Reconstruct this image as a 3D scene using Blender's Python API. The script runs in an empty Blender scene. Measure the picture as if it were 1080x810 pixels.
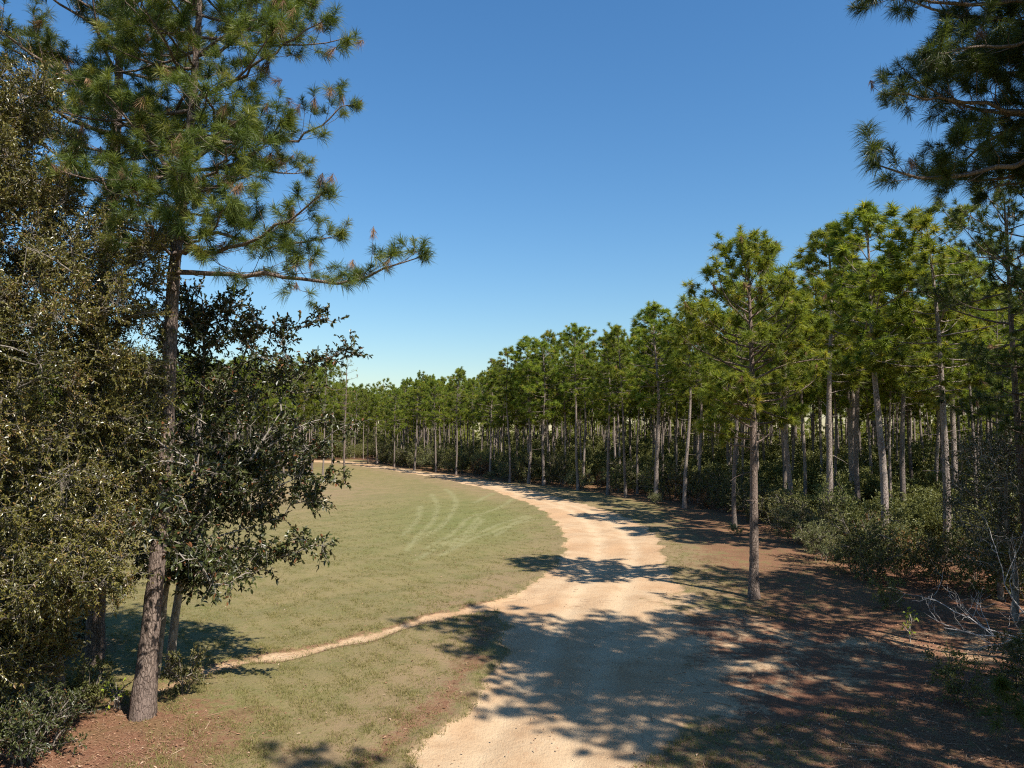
import bpy, math, random
import numpy as np

R = math.radians
scene = bpy.context.scene
COL = scene.collection
CAM_H = 8.0
F = 800.0                       # focal length in photo pixels (1080 wide)
PITCH = math.atan(48.0 / F)
cp, sp_ = math.cos(PITCH), math.sin(PITCH)


# ------------------------------------------------------------------ survey helpers
def at_d(px, py, d):
    """World point seen at photo pixel px,py at distance d along the view."""
    u, v = (px - 540) / F, -(py - 405) / F
    x, y, z = u, cp - sp_ * v, sp_ + cp * v
    s = d / y
    return np.array((x * s, d, CAM_H + z * s))


def at_g(px, py):
    """World ground point seen at photo pixel px,py."""
    u, v = (px - 540) / F, -(py - 405) / F
    x, y, z = u, cp - sp_ * v, sp_ + cp * v
    s = -CAM_H / z
    return np.array((x * s, y * s))


def height(x, y):
    x = np.asarray(x, float); y = np.asarray(y, float)
    h = 0.09 * np.sin(x * .21 + 1.3) * np.cos(y * .17 + .4) + .05 * np.sin(x * .53 + y * .31) + .03 * np.cos(x * .9 - y * 1.1 + 2)
    h = h + .018 * np.sin(x * 2.3 + y * 1.7) * np.cos(y * 2.9 - x * .8)
    return h * np.clip((np.hypot(x, y) - 4) / 10, 0, 1)


# ------------------------------------------------------------------ object helpers
def link(o, parent=None):
    COL.objects.link(o)
    if parent is not None:
        o.parent = parent
    return o


def tag(o, label=None, cat=None, group=None, kind=None):
    if label: o['label'] = label
    if cat: o['category'] = cat
    if group: o['group'] = group
    if kind: o['kind'] = kind
    return o


def empty(name, loc, rz=0.0, s=1.0):
    o = bpy.data.objects.new(name, None)
    o.empty_display_size = .3
    o.location = loc
    o.rotation_euler = (0, 0, rz)
    o.scale = (s, s, s)
    return link(o)


def copy_thing(src, loc, rz, s, label, group, tilt=(0, 0), sz=None):
    c = src.copy(); COL.objects.link(c)
    c.location = loc; c.rotation_euler = (tilt[0], tilt[1], rz)
    c.scale = (s, s, s if sz is None else sz)
    c['label'] = label; c['group'] = group
    for ch in src.children:
        k = ch.copy(); COL.objects.link(k); k.parent = c
        for g in ch.children:
            q = g.copy(); COL.objects.link(q); q.parent = k
    return c


class MB:
    """Collects vertices and faces of one mesh."""
    def __init__(self):
        self.v, self.var, self.t, self.q = [], [], [], []
        self.n = 0

    def add(self, v, tris=None, quads=None, var=0.5):
        v = np.asarray(v, np.float32).reshape(-1, 3)
        self.v.append(v)
        self.var.append(np.broadcast_to(np.asarray(var, np.float32), (len(v),)))
        if tris is not None and len(tris): self.t.append(np.asarray(tris, np.int64) + self.n)
        if quads is not None and len(quads): self.q.append(np.asarray(quads, np.int64) + self.n)
        self.n += len(v)

    def arrays(self):
        v = np.concatenate(self.v) if self.v else np.zeros((0, 3), np.float32)
        var = np.concatenate(self.var) if self.var else np.zeros(0, np.float32)
        t = np.concatenate(self.t) if self.t else np.zeros((0, 3), np.int64)
        q = np.concatenate(self.q) if self.q else np.zeros((0, 4), np.int64)
        return v, var, t, q

    def merge(self, arr, rz, s, loc, dvar=0.0):
        v, var, t, q = arr
        c, sn = math.cos(rz) * s, math.sin(rz) * s
        w = np.empty_like(v)
        w[:, 0] = v[:, 0] * c - v[:, 1] * sn + loc[0]
        w[:, 1] = v[:, 0] * sn + v[:, 1] * c + loc[1]
        w[:, 2] = v[:, 2] * s + loc[2]
        self.add(w, t, q, np.clip(var + dvar, 0, 1))

    def mesh(self, name, mat, smooth=False, attrs=None):
        v, var, t, q = self.arrays()
        me = bpy.data.meshes.new(name)
        me.vertices.add(len(v)); me.vertices.foreach_set('co', v.ravel())
        nl = len(t) * 3 + len(q) * 4
        me.loops.add(nl)
        me.loops.foreach_set('vertex_index', np.concatenate([t.ravel(), q.ravel()]).astype(np.int32))
        me.polygons.add(len(t) + len(q))
        st = np.concatenate([np.arange(len(t)) * 3, len(t) * 3 + np.arange(len(q)) * 4]).astype(np.int32)
        me.polygons.foreach_set('loop_start', st)
        me.polygons.foreach_set('use_smooth', np.full(len(t) + len(q), smooth))
        a = me.attributes.new('var', 'FLOAT', 'POINT'); a.data.foreach_set('value', np.ascontiguousarray(var, dtype=np.float32))
        for k, arr in (attrs or {}).items():
            b = me.attributes.new(k, 'FLOAT', 'POINT'); b.data.foreach_set('value', np.ascontiguousarray(arr, dtype=np.float32))
        me.materials.append(mat)
        me.update(calc_edges=True)
        return me

    def build(self, name, mat, parent=None, smooth=False, attrs=None):
        return link(bpy.data.objects.new(name, self.mesh(name, mat, smooth, attrs)), parent)


def norm(a):
    a = np.asarray(a, float)
    return a / np.maximum(np.linalg.norm(a, axis=-1, keepdims=True), 1e-9)


def resample(path, rad, n):
    """Catmull-like smooth resampling of a hand measured polyline."""
    path = np.asarray(path, float); rad = np.asarray(rad, float)
    s = np.concatenate([[0], np.cumsum(np.linalg.norm(np.diff(path, axis=0), axis=1))])
    k = np.linspace(0, s[-1], n)
    out = np.stack([np.interp(k, s, path[:, i]) for i in range(3)], 1)
    for _ in range(3):
        out[1:-1] = .25 * out[:-2] + .5 * out[1:-1] + .25 * out[2:]
    return out, np.interp(k, s, rad)


def tube(mb, path, rad, sides=8, var=.5, rough=0.0, rng=None):
    path = np.asarray(path, float); rad = np.asarray(rad, float)
    n = len(path)
    t = norm(np.gradient(path, axis=0))
    ref = np.array((1., .13, 0)) if abs(t[:, 2].mean()) > .8 else np.array((.05, .02, 1.))
    u = norm(np.cross(t, ref)); w = np.cross(t, u)
    a = np.arange(sides) * 2 * math.pi / sides
    r = rad[:, None] * np.ones(sides)
    if rough and rng is not None:
        r = r * (1 + rough * rng.standard_normal((n, sides)))
    v = path[:, None, :] + r[..., None] * (np.cos(a)[None, :, None] * u[:, None, :] + np.sin(a)[None, :, None] * w[:, None, :])
    i = np.arange(n - 1)[:, None] * sides + np.arange(sides)[None, :]
    j = np.arange(n - 1)[:, None] * sides + (np.arange(sides) + 1)[None, :] % sides
    q = np.stack([i, j, j + sides, i + sides], -1).reshape(-1, 4)
    tip = np.array([[(n - 1) * sides + k, (n - 1) * sides + (k + 1) % sides, (n - 1) * sides + (k + 2) % sides] for k in range(0, sides - 2, 1)]) if sides == 3 else None
    mb.add(v.reshape(-1, 3), tip, q, var)


def twigs(mb, A, B, r0, r1, var=.5):
    """Many straight three sided twigs at once."""
    A = np.asarray(A, float).reshape(-1, 3); B = np.asarray(B, float).reshape(-1, 3)
    if not len(A): return
    t = norm(B - A)
    ref = np.where(np.abs(t[:, 2:3]) > .9, np.array([[1., 0, 0]]), np.array([[0, 0, 1.]]))
    u = norm(np.cross(t, ref)); w = np.cross(t, u)
    r0 = np.broadcast_to(r0, (len(A),))[:, None]; r1 = np.broadcast_to(r1, (len(A),))[:, None]
    vs = []
    for P, rr in ((A, r0), (B, r1)):
        for k in range(3):
            a = k * 2.0944
            vs.append(P + rr * (math.cos(a) * u + math.sin(a) * w))
    v = np.stack(vs, 1)
    o = np.arange(len(A))[:, None] * 6
    q = np.concatenate([o + np.array([[0, 1, 4, 3]]), o + np.array([[1, 2, 5, 4]]), o + np.array([[2, 0, 3, 5]])])
    mb.add(v.reshape(-1, 3), None, q, var)


def basis(D):
    ref = np.where(np.abs(D[:, 2:3]) > .9, np.array([[1., 0, 0]]), np.array([[0, 0, 1.]]))
    U = norm(np.cross(D, ref))
    return U, np.cross(D, U)


def tufts(mb, P, D, k, L, W, rng, var, spread=1.75, sag=.18, back=.22, bend=True):
    """Pine needle tufts: k blades round each twig end."""
    P = np.asarray(P, float).reshape(-1, 3); D = norm(np.asarray(D, float).reshape(-1, 3))
    n = len(P)
    if not n: return
    U, V = basis(D)
    spr = np.clip(spread * rng.uniform(.62, 1.12, (n, 1)), .4, 2.4); sag = (sag * rng.uniform(.5, 1.9, (n, 1)))[..., None]
    th = np.arccos(1 - rng.random((n, k)) * (1 - np.cos(spr)))
    ph = rng.random((n, k)) * 2 * math.pi
    d = D[:, None] * np.cos(th)[..., None] + (U[:, None] * np.cos(ph)[..., None] + V[:, None] * np.sin(ph)[..., None]) * np.sin(th)[..., None]
    base = P[:, None] - D[:, None] * (rng.random((n, k)) * back)[..., None]
    ln = (L * (.6 + .5 * rng.random((n, k))) * (.62 + .55 * rng.random((n, 1))))[..., None]
    w = norm(np.cross(d, rng.standard_normal((n, k, 3)))) * (W * .5)
    down = np.array((0, 0, -1.))
    tip = base + d * ln + down * ln * sag
    vr = np.broadcast_to(np.asarray(var, float).reshape(-1, 1), (n, k)) + rng.normal(0, .07, (n, k))
    if bend:
        mid = base + d * ln * .55 + down * ln * sag * .2
        v = np.stack([base - w * .6, base + w * .6, mid + w, mid - w, tip], 2).reshape(-1, 3)
        o = np.arange(n * k)[:, None] * 5
        mb.add(v, o + np.array([[3, 2, 4]]), o + np.array([[0, 1, 2, 3]]), np.clip(np.repeat(vr.ravel(), 5), 0, 1))
    else:
        v = np.stack([base - w, base + w, tip], 2).reshape(-1, 3)
        o = np.arange(n * k)[:, None] * 3
        mb.add(v, o + np.array([[0, 1, 2]]), None, np.clip(np.repeat(vr.ravel(), 3), 0, 1))


def leaves(mb, P, D, N, L, W, var, fold=.12, droop=.1):
    P = np.asarray(P, float); D = norm(D)
    S = norm(np.cross(D, N)); N = np.cross(S, D)
    L = np.broadcast_to(L, (len(P),))[:, None]; W = np.broadcast_to(W, (len(P),))[:, None]
    up = N * W * fold * 2
    tip = P + D * L - np.array([[0, 0, 1.]]) * L * droop
    v = np.stack([P, P + D * L * .28 + S * W * .42 + up, P + D * L * .68 + S * W * .42 + up, tip,
                  P + D * L * .68 - S * W * .42 + up, P + D * L * .28 - S * W * .42 + up], 1)
    o = np.arange(len(P))[:, None] * 6
    q = np.concatenate([o + np.array([[0, 1, 2, 3]]), o + np.array([[0, 3, 4, 5]])])
    mb.add(v.reshape(-1, 3), None, q, np.repeat(np.broadcast_to(var, (len(P),)), 6))


# ------------------------------------------------------------------ materials
class NT:
    def __init__(self, name):
        self.m = bpy.data.materials.new(name); self.m.use_nodes = True
        self.t = self.m.node_tree; self.t.nodes.clear()
        self.out = self.t.nodes.new('ShaderNodeOutputMaterial')

    def n(self, typ, **kw):
        o = self.t.nodes.new(typ)
        for k, v in kw.items():
            if k in o.inputs.keys(): o.inputs[k].default_value = v
            else: setattr(o, k, v)
        return o

    def l(self, a, b): self.t.links.new(a, b)

    def attr(self, name): return self.n('ShaderNodeAttribute', attribute_name=name).outputs['Fac']

    def coord(self, which='Object', scale=(1, 1, 1)):
        c = self.n('ShaderNodeTexCoord'); m = self.n('ShaderNodeMapping'); m.inputs['Scale'].default_value = scale
        self.l(c.outputs[which], m.inputs['Vector']); return m.outputs['Vector']

    def noise(self, vec, scale, detail=4, rough=.6, dist=0):
        o = self.n('ShaderNodeTexNoise'); o.inputs['Scale'].default_value = scale; o.inputs['Detail'].default_value = detail
        o.inputs['Roughness'].default_value = rough; o.inputs['Distortion'].default_value = dist
        self.l(vec, o.inputs['Vector']); return o.outputs['Fac']

    def ramp(self, fac, stops, interp='LINEAR'):
        o = self.n('ShaderNodeValToRGB'); cr = o.color_ramp; cr.interpolation = interp
        while len(cr.elements) < len(stops): cr.elements.new(.5)
        for e, (p, c) in zip(cr.elements, stops):
            e.position = p; e.color = (*c, 1) if len(c) == 3 else c
        self.l(fac, o.inputs['Fac']); return o.outputs['Color']

    def mix(self, fac, a, b, mode='MIX'):
        o = self.n('ShaderNodeMix', data_type='RGBA', blend_type=mode)
        for sock, val in ((o.inputs['Factor'], fac), (o.inputs['A'], a), (o.inputs['B'], b)):
            if hasattr(val, 'is_output'): self.l(val, sock)
            elif sock.type == 'RGBA': sock.default_value = (*val, 1)
            else: sock.default_value = val
        for i in o.inputs:                       # colour sockets share their names with the float ones
            pass
        return o

    def math(self, op, a, b=0.0, clamp=False):
        o = self.n('ShaderNodeMath', operation=op, use_clamp=clamp)
        for i, val in enumerate((a, b)):
            if hasattr(val, 'is_output'): self.l(val, o.inputs[i])
            else: o.inputs[i].default_value = val
        return o.outputs[0]

    def sstep(self, val, lo, hi):
        o = self.n('ShaderNodeMapRange', interpolation_type='SMOOTHSTEP'); self.l(val, o.inputs['Value'])
        o.inputs['From Min'].default_value = lo; o.inputs['From Max'].default_value = hi
        return o.outputs['Result']


def cmix(nt, fac, a, b, mode='MIX'):
    o = nt.n('ShaderNodeMix', data_type='RGBA', blend_type=mode)
    f, A, B = o.inputs[0], o.inputs[6], o.inputs[7]
    for sock, val in ((f, fac), (A, a), (B, b)):
        if hasattr(val, 'is_output'): nt.l(val, sock)
        elif sock is f: sock.default_value = val
        else: sock.default_value = (*val, 1)
    return o.outputs[2]


def foliage(name, stops, trans=.3, rough=.5, spec=.3, tint=.12, tcol=1.25):
    nt = NT(name)
    col = nt.ramp(nt.attr('var'), stops)
    oi = nt.n('ShaderNodeObjectInfo')
    hsv = nt.n('ShaderNodeHueSaturation')
    v = nt.math('MULTIPLY_ADD', oi.outputs['Random'], tint * 2.2)
    v.node.inputs[2].default_value = 1 - tint * 1.1
    h = nt.math('MULTIPLY_ADD', oi.outputs['Random'], tint * .16); h.node.inputs[2].default_value = .5 - tint * .08
    nt.l(v, hsv.inputs['Value']); nt.l(h, hsv.inputs['Hue']); nt.l(col, hsv.inputs['Color'])
    b = nt.n('ShaderNodeBsdfPrincipled')
    b.inputs['Roughness'].default_value = rough; b.inputs['Specular IOR Level'].default_value = spec
    nt.l(hsv.outputs['Color'], b.inputs['Base Color'])
    tr = nt.n('ShaderNodeBsdfTranslucent')
    tc = cmix(nt, 1.0, hsv.outputs['Color'], (1.15 * tcol, 1.1 * tcol, .6 * tcol), 'MULTIPLY')
    nt.l(tc, tr.inputs['Color'])
    ms = nt.n('ShaderNodeMixShader'); ms.inputs[0].default_value = trans
    nt.l(b.outputs[0], ms.inputs[1]); nt.l(tr.outputs[0], ms.inputs[2]); nt.l(ms.outputs[0], nt.out.inputs['Surface'])
    return nt.m


def bark(name, dark, mid, light, vscale=(15, 15, 4.5), bump=.8, patch=None):
    nt = NT(name)
    vec = nt.coord('Object', vscale)
    nz = nt.noise(vec, 1.6, 5, .65)
    vo = nt.n('ShaderNodeTexVoronoi', feature='DISTANCE_TO_EDGE'); vo.inputs['Scale'].default_value = 1.0
    vx = nt.n('ShaderNodeVectorMath', operation='ADD')
    nzc = nt.n('ShaderNodeTexNoise'); nzc.inputs['Scale'].default_value = 1.5; nt.l(vec, nzc.inputs['Vector'])
    nt.l(vec, vx.inputs[0]); nt.l(nzc.outputs['Color'], vx.inputs[1]); nt.l(vx.outputs[0], vo.inputs['Vector'])
    crack = nt.sstep(vo.outputs['Distance'], .0, .22)
    fine = nt.noise(nt.coord('Object', (1, 1, .3)), 38, 4, .7)
    crack = nt.math('MULTIPLY', nt.math('ADD', nt.math('MULTIPLY', crack, .75), .25), nt.math('ADD', nt.math('MULTIPLY', fine, .9), .5), True)
    col = nt.ramp(nz, [(.3, mid), (.7, light)])
    col = cmix(nt, crack, dark, col)
    big = nt.noise(nt.coord('Object', (1, 1, .35)), 1.3, 3)
    col = cmix(nt, nt.sstep(big, .45, .7), col, patch or light)
    oi = nt.n('ShaderNodeObjectInfo')
    hsv = nt.n('ShaderNodeHueSaturation')
    v = nt.math('MULTIPLY_ADD', oi.outputs['Random'], .5); v.node.inputs[2].default_value = .75
    nt.l(v, hsv.inputs['Value']); nt.l(col, hsv.inputs['Color'])
    b = nt.n('ShaderNodeBsdfPrincipled'); b.inputs['Roughness'].default_value = .9; b.inputs['Specular IOR Level'].default_value = .15
    nt.l(hsv.outputs['Color'], b.inputs['Base Color'])
    bp = nt.n('ShaderNodeBump'); bp.inputs['Strength'].default_value = bump; bp.inputs['Distance'].default_value = .04
    hh = nt.math('MULTIPLY_ADD', nz, .4); nt.l(crack, hh.node.inputs[2])
    nt.l(hh, bp.inputs['Height']); nt.l(bp.outputs[0], b.inputs['Normal'])
    nt.l(b.outputs[0], nt.out.inputs['Surface'])
    return nt.m


M_BARK = bark('pine_bark', (.055, .038, .03), (.20, .142, .11), (.31, .24, .195), patch=(.23, .17, .14))
M_LIMB = bark('pine_limb_bark', (.07, .05, .04), (.17, .12, .095), (.27, .21, .17), (14, 14, 6), .4)
M_GREY = bark('grey_smooth_bark', (.09, .075, .06), (.26, .22, .18), (.40, .35, .29), (5, 5, 2), .35, patch=(.33, .29, .24))
M_OAKB = bark('oak_bark', (.05, .04, .032), (.15, .125, .10), (.25, .215, .175), (7, 7, 3), .4, patch=(.20, .17, .14))
M_BARK_FAR = bark('forest_pine_bark', (.07, .05, .042), (.225, .175, .145), (.335, .28, .24), patch=(.275, .225, .185))  # lighter copy of the pine bark, brightening trunks that get little light
M_DEAD = bark('bleached_wood', (.22, .19, .17), (.50, .46, .43), (.68, .64, .60), (14, 14, 5), .2)
M_NEEDLE = foliage('pine_needles', [(0, (.032, .052, .012)), (.45, (.092, .125, .024)), (.8, (.165, .178, .034)), (1, (.21, .19, .045))], .36, .45, .35)
M_NEEDLE_FAR = foliage('forest_needles', [(0, (.064, .088, .015)), (.45, (.180, .228, .031)), (.8, (.285, .285, .042)), (1, (.32, .27, .05))], .46, .5, .3, tint=.13)
M_NEEDLE_LONE = foliage('roadside_pine_needles', [(0, (.064, .088, .015)), (.45, (.180, .228, .031)), (.8, (.285, .285, .042)), (1, (.32, .27, .05))], .46, .5, .3, tint=.01)
M_BROWN = foliage('dead_needles', [(0, (.13, .075, .045)), (.5, (.21, .12, .07)), (1, (.28, .165, .095))], .2, .7, .15)
M_OAK = foliage('oak_leaves', [(0, (.05, .052, .014)), (.5, (.135, .124, .028)), (.85, (.215, .18, .045)), (1, (.22, .13, .05))], .18, .33, .55, tint=.05)
M_MAGN = foliage('magnolia_leaves', [(0, (.022, .026, .010)), (.5, (.050, .060, .017)), (.85, (.095, .105, .03)), (1, (.17, .075, .03))], .12, .36, .36, tint=.05)
M_SHRUB = foliage('shrub_leaves', [(0, (.05, .055, .016)), (.5, (.125, .128, .036)), (1, (.215, .195, .07))], .22, .5, .3, tint=.35)
M_PALE = foliage('pale_shrub_leaves', [(0, (.08, .09, .03)), (.5, (.18, .19, .075)), (1, (.29, .28, .13))], .22, .55, .3, tint=.15)
M_RUST = foliage('rusty_shrub_leaves', [(0, (.08, .035, .015)), (.5, (.19, .085, .035)), (1, (.25, .15, .05))], .22, .6, .2, tint=.2)
M_YELLOW = foliage('sapling_leaves', [(0, (.20, .26, .03)), (.5, (.34, .40, .04)), (1, (.5, .45, .05))], .35, .5, .3, tint=.02)
M_GRASS = foliage('grass_blades', [(0, (.13, .13, .038)), (.5, (.195, .172, .06)), (1, (.28, .225, .10))], .25, .7, .1, tint=0)
M_LITTER = foliage('dry_leaf_litter', [(0, (.17, .085, .045)), (.5, (.30, .17, .10)), (1, (.52, .38, .26))], .1, .7, .15, tint=0)


def ground_material():
    nt = NT('earth_and_grass')
    g = nt.n('ShaderNodeNewGeometry')
    def pos(s):
        m = nt.n('ShaderNodeMapping'); m.inputs['Scale'].default_value = s; nt.l(g.outputs['Position'], m.inputs['Vector']); return m.outputs[0]
    p = pos((1, 1, 1))
    n_big = nt.noise(p, .11, 4, .6); n_mid = nt.noise(p, .7, 5, .65); n_fine = nt.noise(p, 5.5, 6, .72); n_grit = nt.noise(p, 24, 4, .7)
    # grass
    gr = nt.ramp(n_mid, [(.28, (0.111, 0.106, 0.034)), (.5, (0.176, 0.155, 0.055)), (.72, (0.231, 0.186, 0.082))])
    gr = cmix(nt, nt.sstep(n_big, .42, .66), gr, (0.126, 0.130, 0.040))
    bl = nt.noise(pos((9, 3, 1)), 2.2, 6, .75)
    gr = cmix(nt, nt.math('MULTIPLY', nt.sstep(n_fine, .40, .72), .75), gr, (0.214, 0.172, 0.088))
    gr = cmix(nt, nt.math('MULTIPLY', nt.sstep(bl, .50, .72), .7), gr, (0.063, 0.067, 0.022))
    gr = cmix(nt, nt.math('MULTIPLY', nt.sstep(n_grit, .52, .75), .55), gr, (0.252, 0.202, 0.109))
    dry = nt.attr('dry')
    gr = cmix(nt, nt.math('MULTIPLY', dry, nt.sstep(nt.math('ADD', n_mid, nt.math('MULTIPLY', n_fine, .5)), .45, .85)), gr, (0.227, 0.160, 0.088))
    gr = cmix(nt, nt.math('MULTIPLY', nt.attr('lush'), .62), gr, (0.126, 0.143, 0.044))
    gr = cmix(nt, nt.math('MULTIPLY', nt.math('MULTIPLY', nt.attr('track'), nt.sstep(n_mid, .24, .5)), .72), gr, (0.227, 0.210, 0.101))
    # pine straw
    st = nt.ramp(nt.noise(pos((11, 11, 1)), 2.0, 6, .75), [(.3, (0.084, 0.038, 0.022)), (.52, (0.197, 0.094, 0.055)), (.75, (0.302, 0.176, 0.113))])
    st = cmix(nt, nt.math('MULTIPLY', nt.sstep(n_mid, .45, .7), .65), st, (0.139, 0.105, 0.046))
    st = cmix(nt, nt.math('MULTIPLY', nt.sstep(n_fine, .58, .75), .6), st, (0.063, 0.034, 0.022))
    # sand
    sd = nt.ramp(n_mid, [(.25, (0.350, 0.222, 0.124)), (.5, (0.436, 0.300, 0.178)), (.75, (0.488, 0.362, 0.228))])
    sd = cmix(nt, nt.math('MULTIPLY', nt.sstep(n_fine, .5, .75), .5), sd, (0.302, 0.162, 0.085))
    sd = cmix(nt, nt.math('MULTIPLY', nt.sstep(n_big, .45, .62), .45), sd, (0.395, 0.223, 0.111))
    sd = cmix(nt, nt.math('MULTIPLY', nt.attr('rut'), nt.sstep(n_mid, .2, .6)), sd, (0.504, 0.369, 0.229))
    sd = cmix(nt, nt.math('MULTIPLY', nt.sstep(n_grit, .6, .8), .3), sd, (0.235, 0.138, 0.081))
    wob = nt.math('MULTIPLY', nt.math('ADD', nt.math('SUBTRACT', n_mid, .5), nt.math('MULTIPLY', nt.math('SUBTRACT', n_fine, .5), .8)), .9)
    s_f = nt.sstep(nt.math('ADD', nt.attr('straw'), nt.math('MULTIPLY', wob, 1.4)), .30, .72)
    r_f = nt.sstep(nt.math('ADD', nt.attr('road'), wob), .36, .62)
    col = cmix(nt, s_f, gr, st)
    col = cmix(nt, r_f, col, sd)
    # trampled edge between grass and sand
    b = nt.n('ShaderNodeBsdfPrincipled'); b.inputs['Roughness'].default_value = .95; b.inputs['Specular IOR Level'].default_value = .1
    nt.l(col, b.inputs['Base Color'])
    bp = nt.n('ShaderNodeBump'); bp.inputs['Strength'].default_value = .8; bp.inputs['Distance'].default_value = .06
    hgt = nt.math('ADD', nt.math('MULTIPLY', n_fine, 1.0), nt.math('MULTIPLY', bl, .7))
    nt.l(hgt, bp.inputs['Height']); nt.l(bp.outputs[0], b.inputs['Normal'])
    nt.l(b.outputs[0], nt.out.inputs['Surface'])
    return nt.m


M_GROUND = ground_material()


# ------------------------------------------------------------------ ground masks
def poly_sd(x, y, poly):
    """Signed distance to a closed polygon, positive inside."""
    poly = np.asarray(poly); n = len(poly)
    best = np.full(x.shape, 1e9); inside = np.zeros(x.shape, bool)
    for i in range(n):
        ax, ay = poly[i]; bx, by = poly[(i + 1) % n]
        ex, ey = bx - ax, by - ay
        t = np.clip(((x - ax) * ex + (y - ay) * ey) / (ex * ex + ey * ey + 1e-9), 0, 1)
        best = np.minimum(best, np.hypot(x - ax - t * ex, y - ay - t * ey))
        c = ((ay > y) != (by > y)) & (x < ex * (y - ay) / (by - ay + 1e-12) + ax)
        inside ^= c
    return np.where(inside, best, -best)


def line_d(x, y, line):
    best = np.full(x.shape, 1e9)
    for (ax, ay), (bx, by) in zip(line[:-1], line[1:]):
        ex, ey = bx - ax, by - ay
        t = np.clip(((x - ax) * ex + (y - ay) * ey) / (ex * ex + ey * ey + 1e-9), 0, 1)
        best = np.minimum(best, np.hypot(x - ax - t * ex, y - ay - t * ey))
    return best


def smooth_line(pts, n):
    pts = np.asarray(pts, float)
    p, _ = resample(np.c_[pts, np.zeros(len(pts))], np.ones(len(pts)), n)
    for _ in range(12): p[1:-1] = .25 * p[:-2] + .5 * p[1:-1] + .25 * p[2:]
    return p[:, :2]


LEFT_PX = [(360, 488), (375, 490.5), (400, 494.5), (440, 501), (480, 508), (520, 517), (555, 530), (575, 541), (589, 553), (596, 565), (595, 580),
           (587, 598), (573, 610), (548, 622), (526, 634), (522, 648), (538, 664), (535, 685), (522, 705), (500, 735), (470, 765), (425, 808), (380, 850)]
RIGHT_PX = [(660, 850), (672, 812), (705, 788), (770, 768), (850, 756), (930, 745), (1000, 716), (1100, 706), (1200, 704), (1200, 660), (1080, 657), (1000, 653), (920, 656),
            (850, 656), (790, 646), (740, 632), (712, 615), (703, 600), (700, 580), (690, 563), (670, 549), (640, 538), (600, 527), (560, 517), (520, 508),
            (470, 500.5), (430, 495), (390, 489), (362, 486.3)]
ROAD = [at_g(*p) for p in LEFT_PX] + [at_g(*p) for p in RIGHT_PX]
far_l, far_r = at_g(360, 488), at_g(362, 486.3)
ROAD = [(far_l[0] - 60, far_l[1] + 18)] + ROAD + [(far_r[0] - 60, far_r[1] + 18)]
TRAIL = smooth_line([at_g(*p) for p in [(560, 632), (500, 643), (440, 658), (400, 668), (350, 680), (310, 687), (270, 693), (220, 703), (188, 716), (150, 738)]], 40)
RUTS = [smooth_line([at_g(*p) for p in L], 60) for L in (
    [(470, 850), (520, 780), (560, 720), (585, 670), (610, 625), (632, 590), (640, 570), (625, 550), (590, 533), (540, 517), (480, 504), (400, 492)],
    [(590, 850), (610, 780), (628, 720), (640, 670), (655, 625), (672, 590), (672, 570), (655, 553), (620, 537), (560, 520), (500, 507), (420, 494)],
    [(620, 700), (680, 680), (760, 672), (850, 675), (950, 678), (1100, 682)])]
TRACKS = [smooth_line([at_g(*p) for p in L], 40) for L in (
    [(436, 572), (452, 566), (468, 553), (478, 540), (482, 530), (478, 522), (470, 516)],
    [(450, 578), (470, 568), (482, 558), (493, 547), (503, 543)],
    [(430, 580), (440, 566), (452, 556), (459, 545), (462, 533), (455, 521)],
    [(474, 576), (485, 566), (496, 556), (505, 547)],
    [(478, 578), (489, 568), (500, 557), (509, 549)],
    [(505, 545), (522, 537), (535, 531), (540, 526)],
    [(440, 590), (470, 572), (520, 556), (556, 545)], [(425, 566), (440, 548), (444, 534)], [(520, 565), (540, 554), (560, 546)], [(500, 530), (512, 524), (520, 520)],
    [(466, 586), (500, 566), (532, 556), (566, 549)])]
# the pine wood's edge right of the road: x of the edge at distance y
EDGE_Y = np.array([-20, 12, 30, 36, 42, 50, 61, 77, 83, 100, 113, 134, 150, 178, 200, 206, 240])
EDGE_X = np.array([14, 13, 17, 18, 19, 20, 20.5, 20, 18.5, 11, 2, -7, -16, -31, -34, -100, -110])
def edge_x(y): return np.interp(y, EDGE_Y, EDGE_X)


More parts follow.
